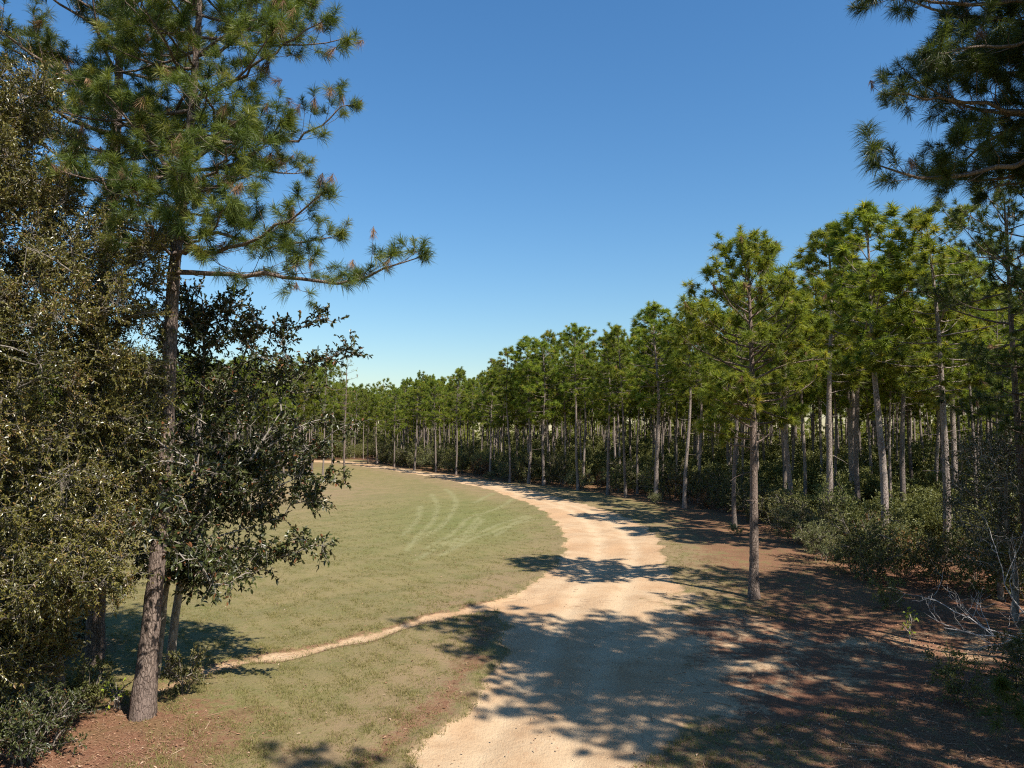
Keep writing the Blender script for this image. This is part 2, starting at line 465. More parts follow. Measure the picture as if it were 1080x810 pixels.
def masks(x, y):
    sd = poly_sd(x, y, ROAD)
    dist = np.hypot(x, y)
    sd = sd + .22 * np.sin(x * 1.1 + y * .7) * np.sin(y * .45 + 1) + .14 * np.sin(x * 2.3 - y * 1.9 + 1) + .07 * np.sin(x * 5.1 + y * 4.3)
    soft = .35 + dist * .004 + 1.5 * np.clip((x - 2.5) / 3, 0, 1) * (y < 32)
    road = np.clip(.5 + sd / soft * .5, 0, 1)
    td = line_d(x, y, TRAIL)
    wid = .36 + .10 * np.sin(x * 1.7 + y) + .08 * np.sin(x * 4.1 - y * 2.2) + .5 * np.clip((x + 3.5) / 4, 0, 1)
    trail = np.clip(.5 + (wid - td) / .35 * .5, 0, 1)
    fade = np.clip((x + 15) / 5, 0, 1)
    trail = trail * (.45 + .55 * fade) * (.88 + .12 * np.clip((x + 3) / 3, 0, 1))
    rd = np.minimum.reduce([line_d(x, y, r) for r in RUTS])
    rut = np.clip(1 - rd / .75, 0, 1)
    tk = np.minimum.reduce([line_d(x, y, r) for r in TRACKS])
    track = np.clip(1.2 - tk / (.13 + .0028 * dist), 0, 1)
    # straw: right of the road, under the wood, and round the left hand trees
    right = np.interp(y, [0, 25, 37, 45, 60, 80, 100, 113, 134, 150, 178, 200], [2.5, 5.5, 10, 10.5, 12, 14, 8, 0, -12, -20, -34, -40])
    s = np.clip(.5 + (x - right) / 6, 0, 1) * .66
    inwood = np.clip((x - edge_x(y) + 2) / 3, 0, 1)
    s = np.maximum(s, inwood)
    s = np.maximum(s, np.clip(1.15 - np.hypot((x + 11.5) / 7.0, (y - 19.5) / 5.6), 0, 1) * 1.0)
    s = np.maximum(s, np.clip((-x - 13) / 4, 0, .8) * np.clip((33 - y) / 5, 0, 1))
    s = np.where((x < -30) & (y > 118), np.maximum(s, .42 * np.clip((y - 126) / 12, 0, 1) * np.clip((-x - 36) / 5, 0, 1)), s)
    s = np.where(y > 207, np.maximum(s, .45), s)
    # thin red thatch beside the sand on the near left
    s = np.maximum(s, np.where((y < 33) & (x < 2), np.clip(.62 - np.abs(sd + .9) / 2.2, 0, 1), 0))
    s = np.maximum(s, np.clip(.6 - (td - wid) / 1.1, 0, .55))
    s = np.where((x < 14) & (y > 40) & (x > -34), np.minimum(s, .62), s)
    s = np.where((x > 2) & (y < 23), np.maximum(s, .5), s)
    s = np.maximum(s, .85 * np.clip((x - 3.5) / 3, 0, 1) * np.clip((37 - y) / 5, 0, 1) * np.clip((y - 19.5) / 3, .35, 1))
    dry = np.clip(.35 + .9 * np.exp(-((-sd - .5) / 3.0) ** 2) + .7 * np.exp(-((x + 26) / 9) ** 2 - ((y - 95) / 22) ** 2), 0, 1)
    return sd, road, trail, td - wid, rut, track, s, dry


def build_ground():
    rows = 12 * np.exp(np.linspace(0, math.log(330 / 12), 860))
    ang = np.linspace(-1.08, 1.08, 560)
    X = (rows[:, None] * ang[None, :]); Y = np.repeat(rows[:, None], len(ang), 1)
    sd, road, trail, tr_d, rut, track, straw, dry = masks(X, Y)
    Z = height(X, Y)
    Z = Z - np.clip((sd + .3) / (.8 + 3 * np.clip((X - 1) / 3, 0, 1)), 0, 1) * .07 - rut * np.clip(sd, 0, 1) * .045 - np.clip(.3 - tr_d, 0, .5) * .18
    Z = Z + .05 * np.exp(-((sd + .25) / .3) ** 2) * (1 - np.clip((X - 1) / 3, 0, 1) * (Y < 34))         # low bank pushed up along the edges
    n, m = X.shape
    V = np.stack([X, Y, Z], -1).reshape(-1, 3)
    i = (np.arange(n - 1)[:, None] * m + np.arange(m - 1)[None, :])
    Q = np.stack([i, i + 1, i + 1 + m, i + m], -1)
    cc = lambda a: .25 * (a[:-1, :-1] + a[1:, :-1] + a[:-1, 1:] + a[1:, 1:])
    rs, ts, xs, ys, ss = cc(sd), cc(tr_d), cc(X), cc(Y), cc(straw)
    m_road = rs > -.08
    m_trail = (~m_road) & (ts < .05) & (xs > -16)
    left_of_road = xs < np.interp(ys, [12, 18, 24, 30, 40, 44, 50, 57, 65, 80, 100, 113, 134, 150, 178, 200], [-1, -1, 0, 1, 4, 6, 8, 9, 9, 7, 4, 0, -8, -17, -32, -44])
    m_field = (~m_road) & (~m_trail) & left_of_road & (ss < .72) & (ys < 206) & (xs > -60)
    road = road * (1 - .55 * np.clip((X - 3.0) / 5, 0, 1) * np.clip((40 - Y) / 4, 0, 1))
    at = {'road': np.maximum(road, trail * .92), 'straw': straw, 'dry': dry, 'track': track, 'rut': rut, 'lush': np.exp(-((X + 4) / 9.0) ** 2 - ((Y - 70) / 20.0) ** 2)}
    def sheet(name, sel, lift):
        q = Q[sel].reshape(-1, 4)
        u, inv = np.unique(q, return_inverse=True)
        mb = MB(); v = V[u].copy(); v[:, 2] += lift
        mb.add(v, None, inv.reshape(-1, 4))
        return mb.build(name, M_GROUND, smooth=True, attrs={k: a.ravel()[u] for k, a in at.items()})
    mb = MB()
    mb.add(V, None, Q.reshape(-1, 4))
    S = 3000.0
    mb.add([(-S, -S, -.4), (S, -S, -.4), (S, S, -.4), (-S, S, -.4)], None, [(0, 1, 2, 3)])
    ext = {k: np.concatenate([a.ravel(), np.full(4, {'straw': .25}.get(k, 0.0))]) for k, a in at.items()}
    g = mb.build('ground', M_GROUND, smooth=True, attrs=ext)
    tag(g, 'forest floor of red pine straw and thin grass', None, None, 'structure')
    o = sheet('grass_field', m_field, .004); tag(o, 'mown green and tan grass field with curved tyre tracks', None, None, 'structure')
    o = sheet('dirt_road', m_road, .008); tag(o, 'sandy dirt road bending away along the pine wood', None, None, 'structure')
    o = sheet('dirt_path', m_trail, .008); tag(o, 'narrow washed out sand path across the grass', None, None, 'structure')


build_ground()


# ------------------------------------------------------------------ pine generator
def grow(start, az, el, L, rng, n=7, up=.5, wander=.12):
    p = np.array(start, float); out = [p.copy()]
    for i in range(n):
        az += rng.normal(0, wander); el += up / n * (.3 + 1.4 * i / n) + rng.normal(0, wander * .6)
        p = p + np.array((math.cos(el) * math.cos(az), math.cos(el) * math.sin(az), math.sin(el))) * (L / n)
        out.append(p.copy())
    return np.array(out)


def side_branches(path, rng, spacing, limb, tips, dirs, r, lenf=.30, tert=True, start=.28, rtw=1.0):
    """Secondary and tertiary twigs along a branch; collects tuft positions."""
    seg = np.linalg.norm(np.diff(path, axis=0), axis=1); L = seg.sum()
    s = np.concatenate([[0], np.cumsum(seg)])
    pos = np.arange(start * L, L * .98, spacing * (1 if L > 2 else .7))
    side = 1
    for q in pos:
        q = q + rng.normal(0, spacing * .2); q = min(max(q, 0), L * .99)
        p = np.array([np.interp(q, s, path[:, i]) for i in range(3)])
        k = min(np.searchsorted(s, q), len(path) - 1); k = max(k, 1)
        d = norm(path[k] - path[k - 1])
        az = math.atan2(d[1], d[0]) + side * rng.uniform(.5, 1.15); el = math.asin(max(-1, min(1, d[2]))) + rng.uniform(-.15, .5)
        side = -side
        f = q / L
        l2 = (lenf * L * (1.12 - f) + .35) * rng.uniform(.7, 1.25)
        sub = grow(p, az, el, l2, rng, 3, .5, .16)
        a, b = r * (.34 - .12 * f), r * .16
        twigs(limb, sub[:-1], sub[1:], np.linspace(a, b, 4)[:-1] * rtw, np.linspace(a, b, 4)[1:] * rtw)
        tips.append(sub[-1]); dirs.append(norm(sub[-1] - sub[-2]))
        if tert:
            cnt = max(1, int(l2 / .38))
            for j in range(cnt):
                t = rng.uniform(.3, .95); pp = sub[0] + (sub[-1] - sub[0]) * 0
                kk = min(int(t * 3), 2); pp = sub[kk] + (sub[kk + 1] - sub[kk]) * (t * 3 - kk)
                dd = norm(sub[kk + 1] - sub[kk] + rng.normal(0, .75, 3) * np.linalg.norm(sub[kk + 1] - sub[kk]) + np.array((0, 0, .12)))
                e = pp + dd * rng.uniform(.22, .5)
                twigs(limb, pp, e, r * .14 * rtw, r * .09 * rtw)
                tips.append(e); dirs.append(dd)
    for j in range(3):
        tips.append(path[-1] + rng.normal(0, .06, 3)); dirs.append(norm(path[-1] - path[-2] + rng.normal(0, .3, 3)))


def trunk_path(H, rng, sway, n=16):
    z = np.linspace(0, H, n)
    a, b, c, d = rng.uniform(0, 6.28, 4)
    x = sway * (np.sin(z / H * 3 + a) - math.sin(a)) + sway * .35 * np.sin(z / H * 8 + b) - sway * .35 * math.sin(b)
    y = sway * (np.sin(z / H * 3 + c) - math.sin(c)) + sway * .35 * np.sin(z / H * 8 + d) - sway * .35 * math.sin(d)
    return np.stack([x, y, z], 1)


def pine_data(seed, H=20, r0=.2, cb=.5, spread=3.2, nprim=28, k=26, nl=.34, nw=.03, spacing=.55, sway=.18, sides=8, stubs=5,
              bend=False, tert=True, path=None, rads=None, extra=None, brown=.03, var0=.45, varj=.18, shape='round', rtw=1.0, skip=None, bare=0.0, start=.28):
    rng = np.random.default_rng(seed)
    tr, lm, cr, br = MB(), MB(), MB(), MB()
    if path is None:
        path = trunk_path(H, rng, sway)
        zz = path[:, 2] / H
        rads = r0 * (1 - .80 * zz ** 1.15) + r0 * .35 * np.exp(-path[:, 2] / .35)
        rads[-1] = .02
    path, rads = resample(path, rads, 90 if sides > 11 else 40)
    base0 = path[0].copy()
    path[0, 2] -= .25
    tube(tr, path, rads, sides, .5, .035, rng)
    tz = path[:, 2]
    H = tz[-1] - base0[2]
    def on_trunk(z): return np.array([np.interp(z, tz, path[:, i]) for i in range(3)]), float(np.interp(z, tz, rads))
    tips, dirs = [], []
    az = rng.uniform(0, 6.28)
    for i in range(nprim):
        t = ((i + rng.uniform(-.4, .4)) / nprim); t = min(max(t, 0), .985)
        z = base0[2] + H * (cb + (1 - cb) * t)
        az += 2.4 + rng.normal(0, .5)
        if skip is not None and skip(az % (2 * math.pi), z): continue
        p, rr = on_trunk(z)
        if shape == 'round': prof = np.interp(t, [0, .15, .4, .7, .9, 1], [.5, .85, 1, .92, .75, .45])
        elif shape == 'dome': prof = np.interp(t, [0, .2, .45, .7, .88, 1], [.55, .9, 1, .88, .64, .34])
        elif shape == 'cone': prof = np.interp(t, [0, .2, .5, .8, 1], [.8, 1, .75, .45, .15])
        else: prof = np.interp(t, [0, .3, .6, .85, 1], [.35, .6, 1, .95, .4])
        L = spread * prof * (rng.uniform(.8, 1.08) if shape == 'dome' else rng.uniform(.55, 1.15))
        el = np.interp(t, [0, .4, .8, 1], [-.05, .18, .55, .95] if shape == 'dome' else [-.12, .10, .36, .62]) + rng.normal(0, .16)
        b = grow(p, az, el, L, rng, 7, .45, .17)
        rb = min(rr * .55, .018 + .013 * L)
        tube(lm, b, np.linspace(rb, .012, len(b)), 5)
        if rng.random() >= bare:
            side_branches(b, rng, spacing, lm, tips, dirs, max(rb, .03), tert=tert, rtw=rtw, start=start)
    for i in range(stubs):
        z = base0[2] + H * rng.uniform(max(.25, cb - .3), cb + .05)
        p, rr = on_trunk(z)
        b = grow(p, rng.uniform(0, 6.28), rng.uniform(-.4, .3), rng.uniform(.4, 1.6), rng, 4, .1, .25)
        tube(lm, b, np.linspace(.028, .008, len(b)), 4)
    for b in (extra or []):
        L = np.linalg.norm(np.diff(b, axis=0), axis=1).sum()
        b2, rb = resample(b, np.linspace(.026 + .007 * L, .012, len(b)), 14)
        b2[1:-1] += rng.normal(0, .06, (12, 3))
        tube(lm, b2, rb, 6)
        side_branches(b2, rng, spacing, lm, tips, dirs, .05, lenf=.26, tert=tert, start=.22, rtw=rtw)
    tips.append(path[-1]); dirs.append(np.array((0, 0, 1.)))
    P = np.array(tips); D = norm(np.array(dirs) + np.array((0, 0, .35)))
    var = np.clip(rng.normal(var0, varj, len(P)), 0, 1)
    isb = rng.random(len(P)) < brown
    g = ~isb
    tufts(cr, P[g], D[g], k, nl, nw, rng, var[g], bend=bend)
    if isb.any():
        tufts(br, P[isb], -D[isb] + np.array((0, 0, -.4)), max(8, int(k * .6)), nl * .8, nw, rng, rng.random(isb.sum()), spread=1.1, bend=bend)
    return tr, lm, cr, br


def pine_thing(name, data, loc, label, cat='pine', group=None, needle=None, rz=0, s=1):
    tr, lm, cr, br = data
    root = empty(name, loc, rz, s)
    tag(root, label, cat, group)
    if lm.n: v, var, t3, q4 = lm.arrays(); tr.add(v, t3, q4, var)
    tr.build('trunk', M_BARK, root, smooth=True)
    c = cr.build('crown', needle or M_NEEDLE, root)
    if br.n: br.build('dead_needles', M_BROWN, c)
    return root


def local(path, o): return np.asarray(path) - np.array(o)


# ------------------------------------------------------------------ broadleaf generator
def broadleaf(seed, stems, clumps, ntw, nleaf, ll, lw, tw=(.35, .8), up=.3, var0=.45, varj=.16, limb_r=.05, sides=8, rtw=.010, brown_edge=0.0):
    """stems: list of (path, radii). clumps: (n,3) centres with radii (n,). Returns trunk, limbs, crown meshes."""
    rng = np.random.default_rng(seed)
    tr, lm, cr = MB(), MB(), MB()
    nodes = []
    for path, rad in stems:
        p, r = resample(path, rad, 24)
        tube(tr, p, r, sides, .5, .05, rng)
        nodes += [q for q in p[5:]]
    nodes = np.array(nodes)
    C, CR = clumps
    order = np.argsort(np.min(np.linalg.norm(C[:, None] - nodes[None], axis=2), axis=1))
    TA, TB = [], []
    PL, DL, VL = [], [], []
    cent = C.mean(0)
    for ci in order:
        c, r = C[ci], CR[ci]
        d = np.linalg.norm(nodes - c, axis=1) + 1.2 * np.maximum(nodes[:, 2] - c[2] + .3, 0)
        a = nodes[np.argmin(d)]
        L = np.linalg.norm(c - a)
        mid = (a + c) / 2 + rng.normal(0, .1 * L, 3) + np.array((0, 0, .08 * L))
        b, rb = resample([a, mid, c], [min(limb_r, .012 + .012 * L), .02, .009], 6)
        tube(lm, b, rb, 4)
        nodes = np.concatenate([nodes, b[2:]])
        out = norm(c - cent) * .5
        cv = rng.normal(0, varj * .7)
        for j in range(ntw):
            dd = norm(rng.standard_normal(3) + out + np.array((0, 0, up)))
            st = b[rng.integers(2, 6)] + rng.normal(0, .05, 3)
            ln = r * rng.uniform(*tw) * 1.25
            e = st + dd * ln
            TA.append(st); TB.append(e)
            f = np.linspace(.3, 1.0, nleaf) + rng.normal(0, .04, nleaf)
            PL.append(st + (e - st) * f[:, None])
            ld = norm(dd * .7 + rng.standard_normal((nleaf, 3)) * .75)
            DL.append(ld); VL.append(np.clip(rng.normal(var0 + cv, varj, nleaf), 0, 1))
    twigs(lm, np.array(TA), np.array(TB), rtw, rtw * .5)
    P = np.concatenate(PL); D = np.concatenate(DL); V = np.concatenate(VL)
    if brown_edge: V = np.where(rng.random(len(V)) < brown_edge, 1.0, np.minimum(V, .9))
    N = norm(rng.standard_normal((len(P), 3)) * .55 + np.array((0, 0, 1.)))
    sz = rng.uniform(.7, 1.2, len(P))
    leaves(cr, P, D, N, ll * sz, lw * sz, V)
    return tr, lm, cr


def broad_thing(name, data, loc, label, cat, mat_b, mat_l, group=None, rz=0, s=1, trunk='trunk'):
    tr, lm, cr = data
    root = empty(name, loc, rz, s); tag(root, label, cat, group)
    v, var, t3, q4 = lm.arrays(); tr.add(v, t3, q4, var)
    tr.build(trunk, mat_b, root, smooth=True)
    cr.build('crown', mat_l, root)
    return root


def in_ellipsoid(rng, n, c, r, shell=.45):
    d = norm(rng.standard_normal((n, 3))) * (rng.random((n, 1)) ** shell)
    return np.array(c) + d * np.array(r)


# ------------------------------------------------------------------ near left: big pine
def px_path(pts): return np.array([at_d(x, y, d) for x, y, d in pts])

gz = lambda x, y: float(height(x, y)) - .02
BP = np.array((*at_g(150, 760), 0.0)); BP[2] = gz(BP[0], BP[1])
D0 = BP[1]
tp = [(150, 760, D0), (156, 690, D0), (163, 620, D0), (171, 540, D0), (176, 450, D0), (179, 370, D0 + .1), (183, 290, D0 + .2), (193, 200, D0 + .2), (203, 110, D0 + .1), (209, 30, D0), (213, -40, D0), (216, -130, D0)]
trp = px_path(tp); trp[0] = BP
extra = [px_path(b) for b in (
    [(183, 287, D0), (235, 289, D0 - .4), (290, 290, D0 - .9), (335, 300, D0 - 1.2), (385, 294, D0 - 1.4), (420, 286, D0 - 1.5), (447, 270, D0 - 1.5)],
    [(187, 262, D0), (230, 268, D0 - 1), (275, 250, D0 - 2), (315, 222, D0 - 2.6), (345, 200, D0 - 3)],
    [(195, 175, D0), (240, 142, D0 + .3), (285, 152, D0 + .5), (322, 148, D0 + .6), (345, 122, D0 + .7), (376, 110, D0 + .7)],
    [(203, 112, D0), (238, 82, D0 - .3), (275, 68, D0 - .5), (310, 38, D0 - .7), (348, 18, D0 - .8)],
    [(194, 190, D0), (145, 140, D0 + .6), (98, 112, D0 + 1.2), (62, 84, D0 + 1.6)],
    [(189, 235, D0), (145, 215, D0 - .3), (105, 190, D0 - .8), (72, 160, D0 - 1)],
    [(188, 250, D0), (196, 222, D0 - 1.4), (190, 200, D0 - 2.6), (196, 170, D0 - 3.4)],
    [(190, 215, D0), (220, 190, D0 - 1.5), (236, 172, D0 - 2.4), (250, 140, D0 - 3.2)],
    [(185, 275, D0), (200, 255, D0 - 1.2), (226, 240, D0 - 2.4), (243, 214, D0 - 3.2)],
    [(187, 250, D0), (235, 245, D0 + 1.2), (285, 265, D0 + 1.8), (330, 255, D0 + 2), (362, 248, D0 + 2)],
    [(185, 268, D0), (160, 250, D0 - 1.4), (150, 225, D0 - 2.4), (140, 195, D0 - 3)],
    [(206, 60, D0), (250, 45, D0 + .8), (300, 40, D0 + 1.2), (330, 5, D0 + 1.5)],
    [(206, 70, D0), (180, 40, D0 - 1), (150, 20, D0 - 1.6), (120, -10, D0 - 2)],
)]
d_big = pine_data(11, cb=.58, spread=4.7, nprim=44, k=115, nl=.38, nw=.0095, spacing=.30, start=.15, sides=16, stubs=14, bend=True,
                  path=trp, rads=np.array([.38, .255, .225, .21, .195, .185, .17, .14, .11, .085, .06, .02]), extra=extra, brown=.10, var0=.50, varj=.2, rtw=.8)
for mbx in d_big:
    mbx.v = [v - BP.astype(np.float32) for v in mbx.v]
pine_thing('pine_tree', d_big, BP, 'tall pine with flaking bark and one long branch over the grass, left foreground', 'pine')

# second pine just behind it
P2 = np.array((-14.3, 26.5, 0)); P2[2] = gz(P2[0], P2[1])
d2 = P2[1]
tp = px_path([(0, 0, d2)] + [(103, 600, d2), (104, 400, d2), (109, 300, d2), (118, 210, d2), (124, 120, d2), (127, 30, d2), (128, -60, d2)]); tp[0] = P2
d_two = pine_data(23, cb=.55, spread=4.9, nprim=46, k=90, nl=.40, nw=.012, spacing=.32, start=.12, sides=12, stubs=5, bend=True,
                  path=tp, rads=np.array([.33, .27, .24, .22, .19, .16, .11, .03]), brown=.05, var0=.42, rtw=.8)
for mbx in d_two: mbx.v = [v - P2.astype(np.float32) for v in mbx.v]
pine_thing('pine_tree', d_two, P2, 'second pine at left, its trunk half hidden by the small-leaved oak', 'pine')

# small-leaved oak filling the left edge
rng = np.random.default_rng(5)
OK = np.array((-12.7, 21.6, 0)); OK[2] = gz(OK[0], OK[1])
O3 = lambda *a: np.array(a, float)
oc = [in_ellipsoid(rng, 430, (-1.5, -2.6, 5.6), (4.5, 3.6, 3.9)), in_ellipsoid(rng, 480, (-1.8, -2.2, 10.5), (4.5, 3.4, 3.9)), in_ellipsoid(rng, 280, (-2.3, -1.8, 14.6), (3.3, 2.8, 3.4)),
      in_ellipsoid(rng, 50, (2.1, -3.1, 4.9), (1.7, 1.3, 1.2)), in_ellipsoid(rng, 70, (-2.6, -3.6, 2.6), (2.6, 2.0, 1.6))]
oc += [in_ellipsoid(rng, 120, (1.9, -1.1, 10.6), (1.5, 1.5, 3.8)), in_ellipsoid(rng, 60, (1.8, -.6, 6.8), (1.4, 1.3, 2.0)), in_ellipsoid(rng, 110, (-3.4, -3.6, 1.6), (3.0, 2.2, 1.7)), in_ellipsoid(rng, 70, (-.2, -2.0, 2.6), (1.6, 1.4, 1.2)), in_ellipsoid(rng, 90, (-2.0, -1.8, 17.0), (2.4, 2.2, 1.8))]
oc = np.concatenate(oc); oc[:, 2] = np.maximum(oc[:, 2], .3)
d_oak = broadleaf(31, [(np.array([(0, 0, -.3), (.1, -.1, 1.5), (-.25, -.3, 4), (-.9, -.8, 7.5), (-1.5, -1.0, 11), (-2.2, -1.2, 15)]), [.30, .22, .19, .16, .10, .03]),
                       (np.array([(.05, -.1, 1.6), (.7, -1.0, 3.4), (1.2, -2.0, 5.2), (1.3, -2.4, 7.6)]), [.13, .10, .07, .03])],
                  (oc, rng.uniform(.6, 1.0, len(oc))), 18, 17, .088, .038, var0=.5, varj=.22, limb_r=.09, rtw=.008)
broad_thing('oak_tree', d_oak, OK, 'dense small-leaved oak filling the left edge, glossy olive leaves', 'oak', M_OAKB, M_OAK)

# dark broadleaf tree behind the big pine
rng = np.random.default_rng(8)
MG = np.array((-11.2, 25.2, 0)); MG[2] = gz(MG[0], MG[1])
mc = [in_ellipsoid(rng, 92, (1.6, .2, 9.3), (3.4, 2.4, 2.7), .5), in_ellipsoid(rng, 130, (2.2, -.3, 6.4), (3.5, 2.4, 2.0), .5),
      in_ellipsoid(rng, 38, (.6, .3, 11.8), (1.9, 1.6, 1.4)), in_ellipsoid(rng, 50, (1.6, -1.4, 4.0), (2.4, 1.2, .9)), in_ellipsoid(rng, 60, (-1.2, -.2, 7.0), (1.7, 1.6, 3.6))]
for path, n in (([(2.5, -1, 4.2), (4.0, -1.8, 4.5), (5.6, -2.2, 4.75)], 13), ([(3, -.5, 6.2), (4.8, -1, 6.4), (5.7, -1.2, 6.5)], 9), ([(3, 0, 9.6), (4.8, -.3, 10.2), (6.2, -.4, 10.5)], 11), ([(2.5, 0, 11), (4, 0, 11.6), (5.2, 0, 11.8)], 7),
                ([(3.5, 0, 8.0), (5.2, -.3, 8.2), (6.0, -.3, 8.3)], 6)):
    p, _ = resample(np.array(path, float), np.ones(3), n); mc.append(p + rng.normal(0, .12, p.shape))
mc += [np.array([at_d(x, y, d) for x, y, d in [(152, 545, 19.6), (165, 520, 19.4), (182, 506, 19.6), (200, 530, 19.4), (160, 570, 19.8), (178, 560, 19.2), (205, 570, 19.8), (222, 545, 20), (225, 590, 20.5), (190, 590, 19.6), (150, 505, 20), (172, 480, 20), (205, 490, 20.5), (215, 610, 21), (245, 600, 22), (150, 440, 20.2)]]) - MG + rng.normal(0, .18, (16, 3))]
mc = np.concatenate(mc)
d_mag = broadleaf(41, [(np.array([(0, 0, -.3), (.2, 0, 2), (.5, .1, 4.5), (.6, .2, 7), (.9, .2, 10), (.7, .3, 12.4)]), [.17, .13, .12, .10, .06, .02]),
                       (np.array([(-.25, -.3, -.3), (-.05, -.4, 1.6), (.1, -.5, 3.2), (.9, -.6, 5.2), (2.0, -.6, 7.4)]), [.12, .10, .09, .07, .03]),
                       (np.array([(.25, .1, 3.0), (1.2, -.2, 5.2), (2.4, -.3, 6.6), (3.6, -.2, 8.6)]), [.09, .07, .05, .02])],
                  (mc, rng.uniform(.45, .8, len(mc))), 9, 10, .16, .075, var0=.42, varj=.2, limb_r=.06, up=.2, brown_edge=.05)
broad_thing('broadleaf_tree', d_mag, MG, 'dark glossy-leaved tree with pale grey stems behind the big left pine', 'tree', M_GREY, M_MAGN)


# ------------------------------------------------------------------ shrubs
def shrub_data(seed, h, r, n, ntw, nleaf, ll, lw, up=.9, stems=6, var0=.5):
    rng = np.random.default_rng(seed)
    c = in_ellipsoid(rng, n, (0, 0, h * .55), (r, r, h * .48), .5)
    c[:, 2] = np.maximum(c[:, 2], .12)
    st = []
    for i in range(stems):
        a = rng.uniform(0, 6.28); q = rng.uniform(.2, .7) * r
        st.append((np.array([(.1 * math.cos(a), .1 * math.sin(a), -.15), (.4 * q * math.cos(a), .4 * q * math.sin(a), h * .35), (q * math.cos(a + .3), q * math.sin(a + .3), h * .8)]), [.022, .016, .007]))
    return broadleaf(seed + 1, st, (c, rng.uniform(.25, .5, n) * (.6 + .3 * h)), ntw, nleaf, ll, lw, up=up, var0=var0, varj=.2, limb_r=.02, sides=5, rtw=.006)


# near left ground plants
s1 = shrub_data(51, 1.4, .9, 26, 10, 10, .09, .042)
P = at_g(88, 748); broad_thing('shrub', s1, (P[0] + .3, P[1] - .4, gz(*P)), 'low leafy bush at the foot of the left oak', 'bush', M_OAKB, M_SHRUB, trunk='stems')
s2 = shrub_data(53, 1.3, .75, 16, 7, 7, .11, .05, stems=3)
P = at_g(186, 742); broad_thing('shrub', s2, (P[0], P[1] + .5, gz(*P)), 'leafy low bush close behind the big left pine trunk', 'bush', M_OAKB, M_SHRUB, trunk='stems')
s3 = shrub_data(55, .9, .5, 5, 3, 4, .09, .06, stems=3)
P = at_g(138, 752); broad_thing('sapling', s3, (P[0] - .35, P[1] - .1, gz(*P)), 'small sapling with bright yellow leaves beside the big left pine', 'sapling', M_GREY, M_YELLOW, trunk='stems')
s4 = shrub_data(57, 1.7, 1.5, 60, 11, 11, .085, .038)
for i, (x, y, s, lab) in enumerate(((26, 806, 1.0, 'dark bush in the bottom left corner under the oak'), (2, 745, 1.3, 'dark bush at the left edge behind the corner bush'), (52, 690, 1.2, 'shaded bush behind the oak trunk'))):
    P = at_g(x, y)
    if i == 0: root = broad_thing('shrub', s4, (*P, gz(*P)), lab, 'bush', M_OAKB, M_MAGN, 'bushes under the left oak', trunk='stems')  # dark leaf colour used in place of shade on these sunlit bushes
    else: copy_thing(root, (*P, gz(*P)), i * 2.1, s, lab, 'bushes under the left oak')

# ------------------------------------------------------------------ near right: overhanging pine and its neighbours
OV = np.array((14.0, 17.2, 0)); OV[2] = gz(14, 17.2)
ovx = [np.array(b) for b in (
    [at_d(1199, 120, 17.2), at_d(1120, 165, 16.6), at_d(1060, 175, 16.2), at_d(1000, 195, 16), at_d(955, 190, 15.8), at_d(920, 172, 15.7)],
    [at_d(1199, 90, 17.2), at_d(1110, 120, 17), at_d(1040, 110, 17), at_d(980, 105, 16.8), at_d(930, 100, 16.8)],
    [at_d(1199, 40, 17.2), at_d(1120, 40, 16.5), at_d(1040, 50, 16), at_d(975, 55, 15.8)],
    [at_d(1199, 10, 17.2), at_d(1120, 0, 17), at_d(1030, 5, 17), at_d(960, -8, 17), at_d(918, -5, 17)],
    [at_d(1199, 60, 17.2), at_d(1120, 80, 18), at_d(1050, 80, 18.6), at_d(985, 70, 19)],
    [at_d(1199, 140, 17.2), at_d(1130, 175, 17.5), at_d(1075, 190, 17.8), at_d(1035, 205, 18)],
    [at_d(1199, -30, 17.2), at_d(1110, -30, 17), at_d(1020, -20, 16.7), at_d(980, -40, 16.5)],
)]
tpv = np.array([(14, 17.2, OV[2]), (14.05, 17.2, 6), (14, 17.15, 12), (13.9, 17.2, 17), (13.9, 17.2, 21), (13.9, 17.2, 24.5)])
d_ov = pine_data(61, cb=.54, spread=5.4, nprim=58, k=135, nl=.36, nw=.0085, spacing=.28, start=.12, sides=12, stubs=3, bend=True, path=tpv,
                 rads=np.array([.38, .30, .25, .19, .11, .03]), extra=ovx, brown=.05, var0=.22, rtw=.8)  # needles coloured darker than on the other pines, standing in for shade
for mbx in d_ov: mbx.v = [v - OV.astype(np.float32) for v in mbx.v]
pine_thing('pine_tree', d_ov, OV, 'dark pine whose branches hang into the top right corner', 'pine')

# trees of the wood's near edge, mostly right of the frame: they throw the shade on the track
NEARV = [pine_data(70 + i, H=19 + i, r0=.22, cb=.42, spread=4.4, nprim=40, k=44, nl=.40, nw=.026, spacing=.45, brown=.03, var0=.38, sides=10, bend=False) for i in range(2)]
near_roots = []
near_list = [((18.9, 25.8), 0, .88, 'shaded pine at the right edge, dark limbs reaching left'), ((22.5, 18), 1, .95, None), 
             ((26.5, 24), 0, 1.05, None), ((25, 12), 1, 1.1, None), ((15.5, 6.5), 0, .95, None), ((28.5, 31), 1, 1.0, None), ((20.4, 20.2), 0, 1.08, None),  ((21.6, 32.0), 1, .9, 'dark slender pine near the right edge above the bare bush')]
for i, ((x, y), kx, s, lab) in enumerate(near_list):
    lab = lab or 'pine just outside the right side of the view, shading the track'
    if i < 2: near_roots.append(pine_thing('pine_tree', NEARV[i], (x, y, gz(x, y)), lab, 'pine', 'shade pines right of the track', rz=i * 1.7, s=s))
    else: copy_thing(near_roots[kx], (x, y, gz(x, y)), i * 1.9, s, lab, 'shade pines right of the track')

